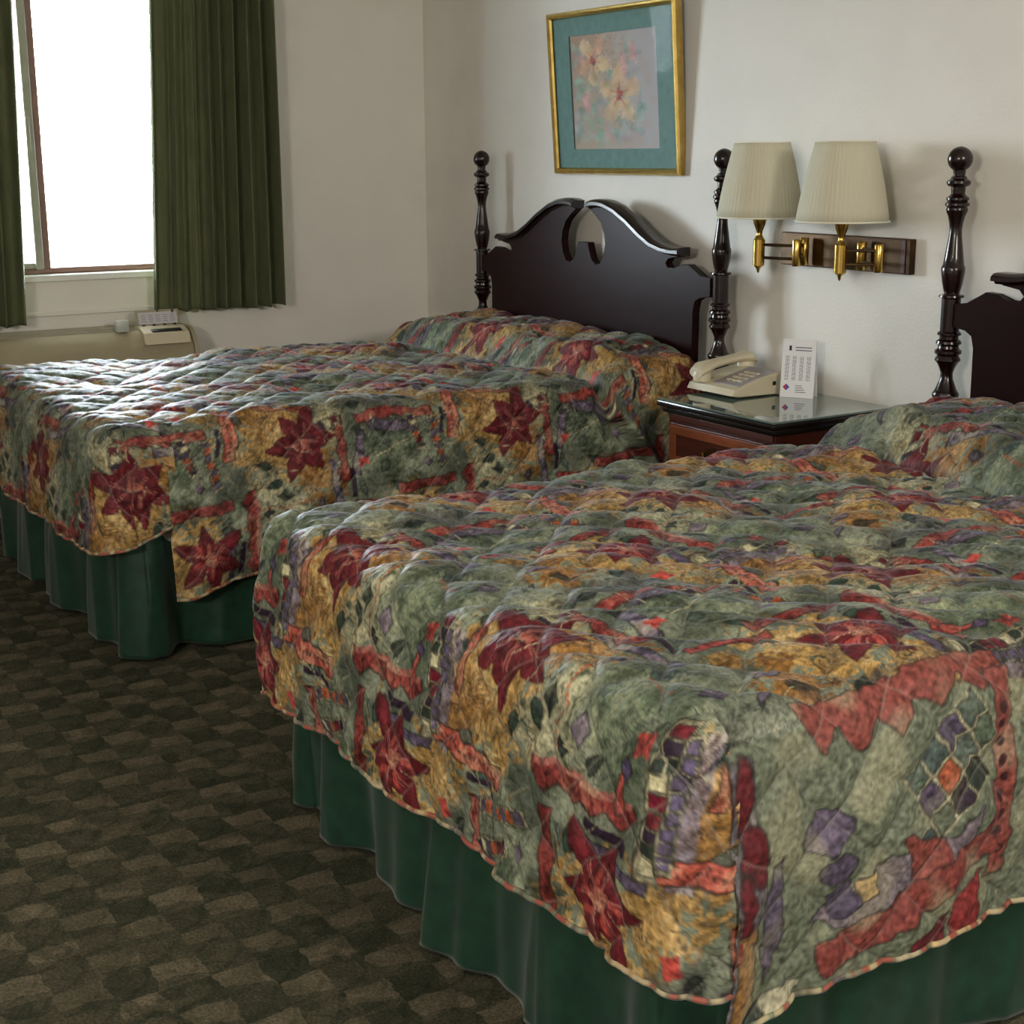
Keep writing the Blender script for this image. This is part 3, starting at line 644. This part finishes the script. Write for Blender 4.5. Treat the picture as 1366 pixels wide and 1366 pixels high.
# ------------------------------------------------------------------ beds
half = [(0, .985), (.03, .985), (.036, .955), (.05, .925), (.078, .908), (.105, .915), (.126, .945), (.135, .985), (.128, 1.02), (.108, 1.055), (.078, 1.078), (.045, 1.092),
        (.045, 1.108), (.09, 1.112), (.14, 1.109), (.2, 1.092), (.27, 1.060), (.34, 1.020), (.40, .992), (.46, .978), (.53, .974), (.53, .962), (.475, .958), (.458, .94), (.475, .922), (.51, .924), (.545, .94),
        (.58, .942), (.61, .925), (.635, .908), (.69, .906), (.69, .848), (.635, .845), (.612, .832), (.603, .80), (.603, .32)]
crown = [(.040, 1.108), (.065, 1.114), (.10, 1.116), (.14, 1.112), (.2, 1.095), (.27, 1.063), (.34, 1.023), (.40, .995), (.46, .981), (.50, .977), (.548, .977)]
postprof = [(.0, 1.2935)] + [(.031 * math.sin(t), 1.262 + .031 * math.cos(t)) for t in np.linspace(.25, 2.6, 12)]
postprof += [(.0148, 1.226), (.0148, 1.222), (.019, 1.219), (.020, 1.215), (.029, 1.209), (.030, 1.203), (.027, 1.198), (.018, 1.194), (.017, 1.178), (.021, 1.173), (.028, 1.168), (.028, 1.163), (.024, 1.159), (.030, 1.154), (.030, 1.149), (.025, 1.145),
             (.027, 1.140), (.026, 1.134), (.021, 1.122), (.017, 1.105), (.0155, 1.090), (.0165, 1.072), (.020, 1.048), (.0235, 1.022), (.0265, 1.001), (.0285, .998), (.0300, .990), (.0285, .975), (.026, .958), (.022, .940), (.019, .930),
             (.020, .928), (.031, .926), (.032, .921), (.024, .917), (.024, .834), (.030, .830), (.030, .825), (.024, .822), (.024, .814), (.031, .809), (.0325, .803), (.026, .797), (.027, .790), (.034, .785), (.034, .778), (.027, .772), (.031, .766), (.033, .760),
             (.026, .752), (.020, .740), (.0155, .728), (.0165, .712), (.022, .698), (.0265, .686), (.030, .680), (.034, .674), (.034, .668), (.031, .660), (.031, .640)]
def bed(xa, label):
    Wd = 1.42; xc = xa + Wd / 2; yb = -.1
    root = empty('bed', (xc, -1.05, 0), label=label, cat='bed')
    def L(mb, name, m, par=root, **k):
        o = mb.build(name, m, par, **k)
        if par is root: o.location = (-xc, 1.05, 0)
        return o
    L(MB().box(xa + .085, xa + Wd - .085, -1.93, -.16, .30, .535, .03, 3), 'mattress', m_mattress)
    L(MB().box(xa + .14, xa + Wd - .17, -1.88, -.16, .10, .295, .01), 'box_spring', m_mattress)
    cx = xc - .012
    pts = [(cx + u * (1 if u < .69 else 1), z) for u, z in half] + [(cx - u, z) for u, z in half[::-1] if u > 0]
    pts = [(max(min(x, xa + Wd - .012), xa + .012), z) for x, z in pts]
    hb = L(MB().prism(pts, 1, yb - .014, yb + .014, bev=.003), 'headboard', m_wood_h)
    for s_ in (1, -1):   # moulded crown that stands proud along each scroll
        bm = MB(); prof = [(-.036, -.004), (-.036, .006), (-.026, .014), (-.012, .016), (.018, .016), (.018, -.012), (-.018, -.012), (-.022, -.006)]
        rings = []
        for i, (u, z) in enumerate(crown):
            a, b_ = crown[max(i - 1, 0)], crown[min(i + 1, len(crown) - 1)]; t = Vector((b_[0] - a[0], 0, b_[1] - a[1])).normalized(); nrm = Vector((-t.z, 0, t.x))
            rings.append([bm.bm.verts.new((cx + s_ * (u + nrm.x * pz), yb + py, z + nrm.z * pz)) for py, pz in prof])
        k_ = len(prof)
        for a, b_ in zip(rings, rings[1:]):
            for k in range(k_): bm.bm.faces.new((a[k], a[(k + 1) % k_], b_[(k + 1) % k_], b_[k]))
        bm.bm.faces.new(rings[0]); bm.bm.faces.new(rings[-1][::-1])
        o = bm.build('crown_moulding', m_wood, hb, smooth=True)
    for px_ in (xa, xa + Wd):
        mb = MB(); mb.lathe([(max(r, .001), z) for r, z in postprof[::-1]], (px_, yb, 0), 28)
        mb.box(px_ - .03, px_ + .03, yb - .03, yb + .03, 0, .642, .004)
        L(mb, 'bedpost', m_wood, smooth=True)
    return root
XA = .624
bed(XA, 'dark carved four-post headboard bed nearer the window, left of the nightstand')
bed(XA + 1.42 + .909, 'dark carved headboard bed in the foreground, right of the nightstand')

# ------------------------------------------------------------------ nightstand
nx0, nx1, ny0, nzt = 2.195, 2.70, -.455, .593
ns = empty('nightstand', ((nx0 + nx1) / 2, ny0 / 2, 0), label='dark wooden nightstand with glass top and orange inlaid drawer between the beds', cat='nightstand')
def C_(mb, name, m, root, par=None, **k):
    o = mb.build(name, m, par or root, **k)
    if par is None: o.location = -root.location
    return o
C_(MB().box(nx0 + .025, nx1 - .025, ny0 + .03, -.02, .06, .552, .003), 'body', m_cab, ns)
C_(MB().box(nx0 + .008, nx1 - .008, ny0 + .012, -.012, .0, .06, .004), 'plinth', m_black, ns)
tp = MB(); tp.box(nx0, nx1, ny0, -.012, .570, .587, .005); tp.box(nx0 + .012, nx1 - .012, ny0 + .014, -.012, .552, .570, .004)
C_(tp, 'table_top', m_black, ns, smooth=True)
C_(MB().box(nx0 + .002, nx1 - .002, ny0 + .002, -.014, .587, .593, .0015), 'glass_top', m_tabglass, ns)
yfz = ny0 + .03
for z0, z1 in ((.402, .528), (.250, .385), (.09, .235)):
    dr = C_(MB().box(nx0 + .05, nx1 - .05, yfz - .018, yfz, z0, z1, .003), 'drawer', m_cab, ns)
    il = MB(); a, b_, t = nx0 + .055, nx1 - .055, .026
    il.box(a, b_, yfz - .0225, yfz - .017, z1 - .006 - t, z1 - .006, .001); il.box(a, b_, yfz - .0225, yfz - .017, z0 + .006, z0 + .006 + t, .001)
    il.box(a, a + t, yfz - .0225, yfz - .017, z0 + .006 + t, z1 - .006 - t, .001); il.box(b_ - t, b_, yfz - .0225, yfz - .017, z0 + .006 + t, z1 - .006 - t, .001)
    il.build('inlay_border', m_inlay, dr)
    zc = (z0 + z1) / 2; xc = (nx0 + nx1) / 2
    pl = MB().prism([(xc - .045, zc), (xc - .03, zc + .014), (xc - .012, zc + .012), (xc, zc + .02), (xc + .012, zc + .012), (xc + .03, zc + .014), (xc + .045, zc), (xc + .03, zc - .014), (xc, zc - .02), (xc - .03, zc - .014)], 1, yfz - .0215, yfz - .0175).build('pull_plate', m_brassd, dr)
    mb = MB().tube([(xc - .032, yfz - .02, zc + .006), (xc - .032, yfz - .034, zc), (xc - .02, yfz - .038, zc - .014), (xc, yfz - .039, zc - .018), (xc + .02, yfz - .038, zc - .014), (xc + .032, yfz - .034, zc), (xc + .032, yfz - .02, zc + .006)], .0035, 8)
    mb.build('drawer_pull', m_brass, dr, smooth=True)
C_(MB().box(nx0 + .03, nx1 - .03, yfz - .006, yfz, .533, .550, .002), 'top_rail', m_cab, ns)

# ------------------------------------------------------------------ telephone
ph = empty('telephone', (2.25, -.19, nzt), rz=0, label='beige corded desk telephone on the nightstand', cat='telephone')
# local: x across, y front(-)/back(+), z up
bd = MB().prism([(-.115, .010), (-.105, .028), (-.02, .052), (.065, .068), (.085, .062), (.09, .006), (.05, .004), (-.09, .004)], 0, -.105, .105, bev=.004)
base = bd.build('base', m_beige, ph, smooth=True)
kp = MB()
def slope(y): return .028 + (y + .105) * (.068 - .028) / .17
kp.prism([(-.085, slope(-.085) - .004), (-.085, slope(-.085) + .004), (.055, slope(.055) + .0045), (.055, slope(.055) - .004)], 0, -.018, .095)
kp.build('keypad_panel', m_greyp, ph)
for i in range(3):
    for j in range(4):
        y = -.055 + j * .022; x = .012 + i * .023
        mb = MB().box(x, x + .015, y - .006, y + .006, slope(y) + .001, slope(y) + .008, .0015); mb.build('key', m_beige, ph)
hs = MB(); hp = [(-.066, -.112, .058), (-.066, -.09, .070), (-.066, -.05, .080), (-.066, 0, .087), (-.066, .05, .092), (-.066, .08, .092), (-.066, .098, .084)]
rad = [.024, .031, .022, .020, .022, .031, .024]
rings = []
for (x, y, z), r_ in zip(hp, rad): rings.append([hs.bm.verts.new((x + r_ * 1.25 * math.cos(a), y, z + r_ * .62 * math.sin(a))) for a in np.linspace(0, 2 * math.pi, 15)[:-1]])
for a, b_ in zip(rings, rings[1:]):
    for k in range(14): hs.bm.faces.new((a[k], a[(k + 1) % 14], b_[(k + 1) % 14], b_[k]))
hs.bm.faces.new(rings[0][::-1]); hs.bm.faces.new(rings[-1])
hs.lathe([(.026, -.034), (.028, -.012), (.022, .0)], (-.066, -.088, .066), 18); hs.lathe([(.026, -.034), (.028, -.012), (.022, .0)], (-.066, .078, .088), 18)
hs.build('handset', m_beige, ph, smooth=True)
MB().box(.1046, .1062, .035, .047, .030, .042).build('jack_socket', m_dark, ph)
cpts = [(-.092 - .012 + .006 * math.cos(t * 7.0), -.115 - .0015 * math.sin(t) + t * .0014, .02 + .006 * math.sin(t * 7.0) + (.05 if t < 0 else 0)) for t in np.arange(0, 26, .12)]
MB().tube([(a, b_ + .03, max(c, .006)) for a, b_, c in cpts], .0022, 5).build('coiled_cord', m_beige, ph, smooth=True)

# ------------------------------------------------------------------ tent card
tc_ = empty('tent_card', (2.4155, -.1095, nzt), rz=math.atan2(.051, .083), label='white printed tent card standing on the glass nightstand top beside the telephone', cat='card')
wc, hc_ = .098, .166
for s_, nm in ((-1, 'front_leaf'), (1, 'back_leaf')):
    bm = MB(); vs = [(-wc / 2, s_ * .022, 0.0005), (wc / 2, s_ * .022, 0.0005), (wc / 2, s_ * .001, hc_), (-wc / 2, s_ * .001, hc_)]
    A = [bm.bm.verts.new(v) for v in vs]; B = [bm.bm.verts.new((v[0], v[1] - s_ * .0012, v[2])) for v in vs]
    bm.bm.faces.new(A); bm.bm.faces.new(B[::-1])
    for k in range(4): bm.bm.faces.new((A[k], A[(k + 1) % 4], B[(k + 1) % 4], B[k]))
    lf = bm.build(nm, m_white, tc_)
    if s_ == -1: front = lf
def printed(items, m, name):
    bm = bmesh.new()
    for x0, x1, z0, z1 in items:
        vs = []
        for x, z in ((x0, z0), (x1, z0), (x1, z1), (x0, z1)):
            y = -.022 + .021 * z / hc_ - .0006; vs.append(bm.verts.new((x, y, z)))
        bm.faces.new(vs)
    me = bpy.data.meshes.new(name); bm.to_mesh(me); bm.free(); return link(name, me, m, front)
m_ink = mat('grey_print', (112, 114, 132), .8); m_inkd = mat('black_print', (30, 34, 40), .8); m_red = mat('red_print', (190, 40, 60), .8); m_blue = mat('blue_print', (60, 90, 170), .8)
rl = random.Random(3); it = []
for c_ in range(4):
    x0 = -.038 + c_ * .021
    for k in range(3):
        z = .050
        while z < .118:
            l_ = rl.uniform(.004, .012); it.append((x0 + k * .004, x0 + k * .004 + .0016, z, min(z + l_, .119))); z += l_ + .002
for r_ in range(2): it.append((-.012, .036, .134 + r_ * .008, .137 + r_ * .008))
for r_ in range(4): it.append((-.005, .026 - .004 * r_, .016 + r_ * .006, .018 + r_ * .006))
printed(it, m_ink, 'printed_text')
printed([(-.030, -.023, .134, .148)], m_inkd, 'printed_emblem')
def dia(cx, cz, r_, m, nm, half_=None):
    bm = bmesh.new(); pts = [(0, r_), (r_, 0), (0, -r_), (-r_, 0)]
    if half_ == 'l': pts = [(0, r_), (0, -r_), (-r_, 0)]
    if half_ == 'r': pts = [(0, r_), (r_, 0), (0, -r_)]
    bm.faces.new([bm.verts.new((cx + a, -.022 + .021 * (cz + b_) / hc_ - .0007, cz + b_)) for a, b_ in pts]); me = bpy.data.meshes.new(nm); bm.to_mesh(me); bm.free(); return link(nm, me, m, front)
dia(-.032, .030, .010, m_red, 'printed_emblem', 'l'); dia(-.032, .030, .010, m_blue, 'printed_emblem', 'r')

# ------------------------------------------------------------------ wall sconce with two swing-arm lamps
sc_ = empty('wall_sconce', (2.478, 0, 1.005), label='brass double swing-arm wall lamp with two pleated cream shades above the nightstand', cat='wall lamp')
def S(mb, nm, m, par=None, **k):
    o = mb.build(nm, m, par or sc_, **k)
    if par is None: o.location = -sc_.location
    return o
S(MB().box(2.222, 2.733, -.022, -.001, .958, 1.053, .003), 'wall_plate', m_brassd)
S(MB().box(2.70, 2.716, -.024, -.0215, .962, 1.049, .001), 'end_band', m_cab)
LZ0, LZ1 = 1.098, 1.310
def lamp(lx, ly, mx, ex, ey):
    hd = S(MB().lathe([(.001, .940), (.004, .945), (.005, .952), (.009, .957), (.017, .962), (.017, 1.036), (.012, 1.042), (.008, 1.050), (.009, 1.060), (.016, 1.078), (.021, 1.096), (.021, 1.110), (.012, 1.115)], (lx, ly, 0), 24), 'lamp_holder', m_brass, smooth=True)
    S(MB().lathe([(.011, .965), (.013, .97), (.013, 1.035), (.011, 1.04)], (ex, ey, 0), 16), 'elbow', m_brass, smooth=True)
    S(MB().lathe([(.011, .963), (.014, .968), (.014, 1.037), (.011, 1.042)], (mx, -.045, 0), 16), 'swivel_mount', m_brass, smooth=True)
    for z in (.985, 1.022):
        S(MB().tube([(lx, ly, z), (ex, ey, z)], .0045, 10), 'arm_rod', m_brassd, smooth=True)
        S(MB().tube([(ex, ey, z), (mx, -.045, z)], .0045, 10), 'arm_rod', m_brassd, smooth=True)
    # pleated shade: shell with thickness
    nth, nzz = 240, 8; th = np.linspace(0, 2 * np.pi, nth + 1)[:-1]; V = []; t = np.linspace(0, 1, nzz)
    for inner in (0, 1):
        for q in t:
            rad_ = .124 + (.078 - .124) * q + .004 * math.sin(q * math.pi) - inner * .0022; rr_ = rad_ + .0007 * np.cos(th * 60)
            V.append(np.stack([lx + rr_ * np.cos(th), ly + rr_ * np.sin(th), np.full(nth, LZ0 + (LZ1 - LZ0) * q)], 1))
    V = np.concatenate(V); F = []
    k = np.arange(nth); k1 = (k + 1) % nth
    for i in range(nzz - 1):
        F.append(np.stack([i * nth + k, i * nth + k1, (i + 1) * nth + k1, (i + 1) * nth + k], 1))
        o_ = nzz * nth; F.append(np.stack([o_ + i * nth + k, o_ + (i + 1) * nth + k, o_ + (i + 1) * nth + k1, o_ + i * nth + k1], 1))
    F.append(np.stack([k, nzz * nth + k, nzz * nth + k1, k1], 1)); e = (nzz - 1) * nth; F.append(np.stack([e + k, e + k1, e + nzz * nth + k1, e + nzz * nth + k], 1))
    sh = link('lamp_shade', mesh_np('lamp_shade', V, np.concatenate(F)), m_shade2, sc_); sh.location = -sc_.location
    for zz, rr_ in ((LZ0 + .002, .125), (LZ1 - .002, .0795)):
        MB().tube([(lx + rr_ * math.cos(a), ly + rr_ * math.sin(a), zz) for a in np.linspace(0, 2 * math.pi, 49)], .0022, 6).build('shade_trim', m_shade, sh, smooth=True)
    S(MB().lathe([(.012, 1.112), (.013, 1.135), (.022, 1.16), (.029, 1.185), (.026, 1.205), (.012, 1.222), (.001, 1.225)], (lx, ly, 0), 20), 'bulb', m_bulb, smooth=True)
    sp_ = MB(); 
    for a in (0, 2.09, 4.19): sp_.tube([(lx, ly, LZ1 - .012), (lx + .078 * math.cos(a), ly + .078 * math.sin(a), LZ1 - .004)], .0015, 6)
    sp_.tube([(lx + .03 * math.cos(a), ly, 1.115 + (LZ1 - .012 - 1.115) * .5 + (LZ1 - .012 - 1.115) * .5 * math.sin(a)) for a in np.linspace(-1.57, 4.71, 25)], .0013, 6)
    S(sp_, 'shade_harp', m_brassd)
m_shade2 = m_shade.copy(); m_shade2.name = 'pleated_shade_cloth'
_nt = m_shade2.node_tree; _b = _nt.nodes['Principled BSDF']; _t = N(_nt, 'ShaderNodeBsdfTranslucent'); _t.inputs[0].default_value = L4((236, 232, 212)); _m = N(_nt, 'ShaderNodeMixShader'); _m.inputs[0].default_value = .42
_nt.links.new(_b.outputs[0], _m.inputs[1]); _nt.links.new(_t.outputs[0], _m.inputs[2]); _nt.links.new(_m.outputs[0], _nt.nodes['Material Output'].inputs[0])
lamp(2.268, -.148, 2.345, 2.385, -.11)
lamp(2.604, -.152, 2.575, 2.685, -.09)

# ------------------------------------------------------------------ framed picture, leaning out at the top
pw, phh = .726, .546
pr = empty('framed_picture', (1.371, -.022, 1.483), label='gold framed floral watercolour print with a green mat above the far headboard', cat='picture')
pr.rotation_euler = (math.radians(4.0), 0, 0)
fw_ = .022
def bar(p, axis):
    return p
fm = MB(); X0, X1, Z0, Z1 = -pw / 2, pw / 2, -phh / 2, phh / 2
prof = [(0, .010), (0, -.016), (.004, -.022), (.010, -.023), (.018, -.019), (.022, -.012), (.022, .010)]
for k in range(4):
    ang = k * math.pi / 2
    hx, hz = (X1, Z1) if k % 2 == 0 else (Z1, X1)
    # side at bottom in its own rotated frame
    rA, rB = [], []
    for d, y in prof:
        for s_, rr_ in ((-1, rA), (1, rB)):
            lx_, lz_ = s_ * (hx - d), -(hz - d); rr_.append(fm.bm.verts.new((lx_ * math.cos(ang) - lz_ * math.sin(ang), y, lx_ * math.sin(ang) + lz_ * math.cos(ang))))
    n = len(prof)
    for q in range(n): fm.bm.faces.new((rA[q], rB[q], rB[(q + 1) % n], rA[(q + 1) % n]))
fm.build('frame', m_gold, pr)
MB().box(X0 + .006, X1 - .006, .004, .009, Z0 + .006, Z1 - .006).build('backing', m_mat, pr)
mt_ = .095; m2 = MB()
ax0, ax1, az0, az1 = X0 + .02, X1 - .02, Z0 + .02, Z1 - .02; bx0, bx1, bz0, bz1 = X0 + .115, X1 - .118, Z0 + .085, Z1 - .082
m2.box(ax0, ax1, -.006, -.003, az0, bz0); m2.box(ax0, ax1, -.006, -.003, bz1, az1); m2.box(ax0, bx0, -.006, -.003, bz0, bz1); m2.box(bx1, ax1, -.006, -.003, bz0, bz1)
m2.build('mat_board', m_mat, pr)
gw, gh = 190, 160
gx, gz = np.meshgrid(np.linspace(0, 1, gw), np.linspace(0, 1, gh), indexing='ij')
na_ = fnoise((gw, gh), 2, 9, 31); nb_ = fnoise((gw, gh), 8, 40, 32); nc_ = fnoise((gw, gh), 3, 12, 33)
col = mixn(np.broadcast_to(lin((170, 150, 134)), (gw, gh, 3)), lin((172, 166, 170)), ss(gx + .1 * na_, .3, 1))
col = mixn(col, lin((160, 128, 112)), .7 * ss(.6 - gx + .15 * nb_, 0, .5) * ss(gz + .1 * na_, .2, .9))
def blot(cx, cy, rx, ry, c, a=.8, ang=0, rag=.22):
    global col
    x, y = (gx - cx), (gz - cy); c_, s_ = math.cos(ang), math.sin(ang); X_, Y_ = x * c_ + y * s_, -x * s_ + y * c_
    d = np.sqrt((X_ / rx) ** 2 + (Y_ / ry) ** 2) + rag * nb_; col = mixn(col, lin(c) * (1 + .12 * nc_)[..., None], a * (1 - ss(d, .75, 1.15)))
rp = random.Random(11)
for q in range(120):
    cx, cy = rp.uniform(.04, .8), rp.uniform(.04, .62) if rp.random() < .7 else rp.uniform(.1, .9)
    blot(cx, cy, rp.uniform(.03, .09), rp.uniform(.02, .05), rp.choice([(110, 160, 148), (132, 176, 162), (96, 138, 128), (150, 160, 172), (176, 150, 158)]), rp.uniform(.2, .55), rp.uniform(0, 3))
for cx, cy, R_, ph_ in ((.56, .47, .22, .3), (.27, .77, .18, 1.0)):
    for k in range(5):
        a = ph_ + k * 1.257; blot(cx + R_ * .62 * math.cos(a), cy + R_ * .72 * math.sin(a), R_ * .52, R_ * .36, rp.choice([(202, 166, 130), (206, 176, 138), (196, 152, 126)]), .75, a, .12)
        blot(cx + R_ * .3 * math.cos(a), cy + R_ * .35 * math.sin(a), R_ * .25, R_ * .05, (190, 96, 70), .5, a, .1)
    blot(cx, cy, R_ * .17, R_ * .2, (170, 70, 56), .85); blot(cx + .01, cy - .03, R_ * .08, R_ * .09, (90, 70, 80), .8)
for cx, cy in ((.18, .4), (.72, .82), (.62, .72)): blot(cx, cy, .04, .1, (204, 150, 146), .7, .2)
V = np.stack([bx0 - .004 + gx * (bx1 - bx0 + .008), np.full_like(gx, -.0015), bz0 - .004 + gz * (bz1 - bz0 + .008)], -1).reshape(-1, 3)
link('print', mesh_np('print', V, grid_faces(gw, gh), np.clip(col, 0, 1).reshape(-1, 3), smooth=False), m_print, pr)
sheet([(X0 + .018, -.0095, Z0 + .018), (X1 - .018, -.0095, Z0 + .018), (X1 - .018, -.0095, Z1 - .018), (X0 + .018, -.0095, Z1 - .018)]).build('picture_glass', m_picglass, pr)

# ------------------------------------------------------------------ curtains
def curtain(y0, y1, xc, zb, zt_, nf_, amp, seed, label, dy0=0.0, dy1=0.0):
    n = 420; nzv = 60; s_ = np.linspace(0, 1, n)[:, None]; t = np.linspace(0, 1, nzv)[None]
    ph_ = s_ * nf_ * 2 * np.pi + .8 * np.sin(s_ * 9 + seed) + .25 * np.sin(t * 3 + s_ * 14)
    env = amp * (.35 + .75 * ss(1 - s_, .2, .7)) * (1 + .25 * np.sin(s_ * 23 + seed))
    x = xc + env * np.sin(ph_) + .004 * np.sin(ph_ * 2.3 + seed) + 0 * t
    yw = y0 + (y1 - y0) * (s_ + .012 * np.cos(ph_)) 
    y = yw + t * (dy0 * (1 - s_) + dy1 * s_)
    z = zb + (zt_ - zb) * t + .004 * np.sin(s_ * 40) * (1 - t)
    V = np.stack([x, y + 0 * t, z + 0 * s_], -1).reshape(-1, 3)
    o = link('curtain', mesh_np('curtain', V, grid_faces(n, nzv)), m_curt)
    so = o.modifiers.new('thickness', 'SOLIDIFY'); so.thickness = .002
    hm = MB().tube([(float(x[i, 0]) + .002, float(y[i, 0]), float(z[i, 0]) + .012) for i in range(0, n, 3)], .0022, 5).build('hem_stitching', m_curt, o, smooth=True)
    return tag(o, label, 'curtain')
curtain(-.705, -1.235, .095, .704, 2.24, 9.5, .032, 1.2, 'long-pleated green curtain covering the right part of the window', 0, .07)
curtain(-1.700, -2.25, .095, .685, 2.24, 9, .026, 3.1, 'green curtain at the left edge of the window, mostly out of frame', .055, 0)
rod = empty('curtain_rod', (.085, -1.5, 2.255), label='brown curtain rod above the window', cat='curtain rod')
MB().tube([(0, -.9, 0), (0, .9, 0)], .011, 12).build('pole', m_alu, rod, smooth=True)
for y in (-.85, .85): MB().box(-.085, .006, y - .008, y + .008, -.01, .01, .002).build('bracket', m_alu, rod)

# ------------------------------------------------------------------ wall heater under the window
ht = empty('wall_heater', (.12, -1.65, 0), label='beige through-wall heating and cooling unit below the window', cat='heater')
def H(mb, nm, m, par=None, **k):
    o = mb.build(nm, m, par or ht, **k)
    if par is None: o.location = -ht.location
    return o
hy0, hy1 = -2.22, -1.105
cab = [(.002, .02), (.002, .650), (.135, .648), (.165, .640), (.192, .618), (.212, .585), (.222, .545), (.225, .50), (.225, .02)]
H(MB().prism(cab, 1, hy0, hy1 - .018, bev=.003), 'cabinet', m_heat, smooth=True)
H(MB().prism([(max(a - 0.0, .002) + (.004 if a > .1 else 0), b_ + (.004 if b_ > .5 else 0)) for a, b_ in cab], 1, hy1 - .016, hy1, bev=.003), 'end_cap', m_heat, smooth=True)
H(MB().box(.012, .128, hy0 + .03, -1.34, .6505, .654, .001), 'top_grille_frame', m_heat2)
for k in range(9): H(MB().box(.018 + k * .0122, .024 + k * .0122, hy0 + .04, -1.35, .654, .658, .001), 'grille_slat', m_heat2)
H(MB().box(.136, .140, hy0 + .01, hy1 - .03, .640, .652, .001), 'top_seam', m_heat2)
H(MB().prism([(.096, .60), (.096, .660), (.150, .660), (.205, .640), (.222, .600)], 1, -1.310, -1.135, bev=.003), 'control_box', m_beige)
lid = MB(); a = [(.118, .662), (.122, .662), (.104, .716), (.100, .716)]
ld = H(lid.prism(a, 1, -1.305, -1.140), 'control_lid', m_heat)
bm = bmesh.new(); vs = [bm.verts.new(v) for v in ((.1225, -1.298, .665), (.1225, -1.148, .665), (.1075, -1.148, .708), (.1075, -1.298, .708))]; bm.faces.new(vs)
me = bpy.data.meshes.new('instruction_label'); bm.to_mesh(me); bm.free(); link('instruction_label', me, mat('grey_label', (188, 186, 190), .6), ld)
bm = bmesh.new()
for k in range(5):
    for r_ in range(4):
        y0_ = -1.288 + k * .028; h = .2 + .17 * r_
        q = [(.1225 - .015 * h_ + .0006, y, .665 + .043 * h_) for y, h_ in ((y0_, h), (y0_ + .018, h), (y0_ + .018, h + .06), (y0_, h + .06))]
        bm.faces.new([bm.verts.new(v) for v in q])
me = bpy.data.meshes.new('label_print'); bm.to_mesh(me); bm.free(); link('label_print', me, mat('faint_print', (140, 138, 150), .8), ld)
for k in range(4): H(MB().lathe([(.006, 0), (.006, .004), (.004, .006)], (.134, -1.285 + k * .04, .660), 12), 'control_button', m_dark, smooth=True)
H(MB().prism([(.176, .645), (.178, .6525), (.200, .6445), (.198, .637)], 1, -1.275, -1.16), 'control_strip', m_dark)
cup = empty('small_box', (.15, -1.375, .645), label='small pale translucent packet on the heater beside the control lid', cat='packet')
MB().box(-.018, .018, -.024, .024, .0005, .045, .006).build('wrapper', mat('pale_plastic', (178, 184, 176), .3), cup, smooth=True)
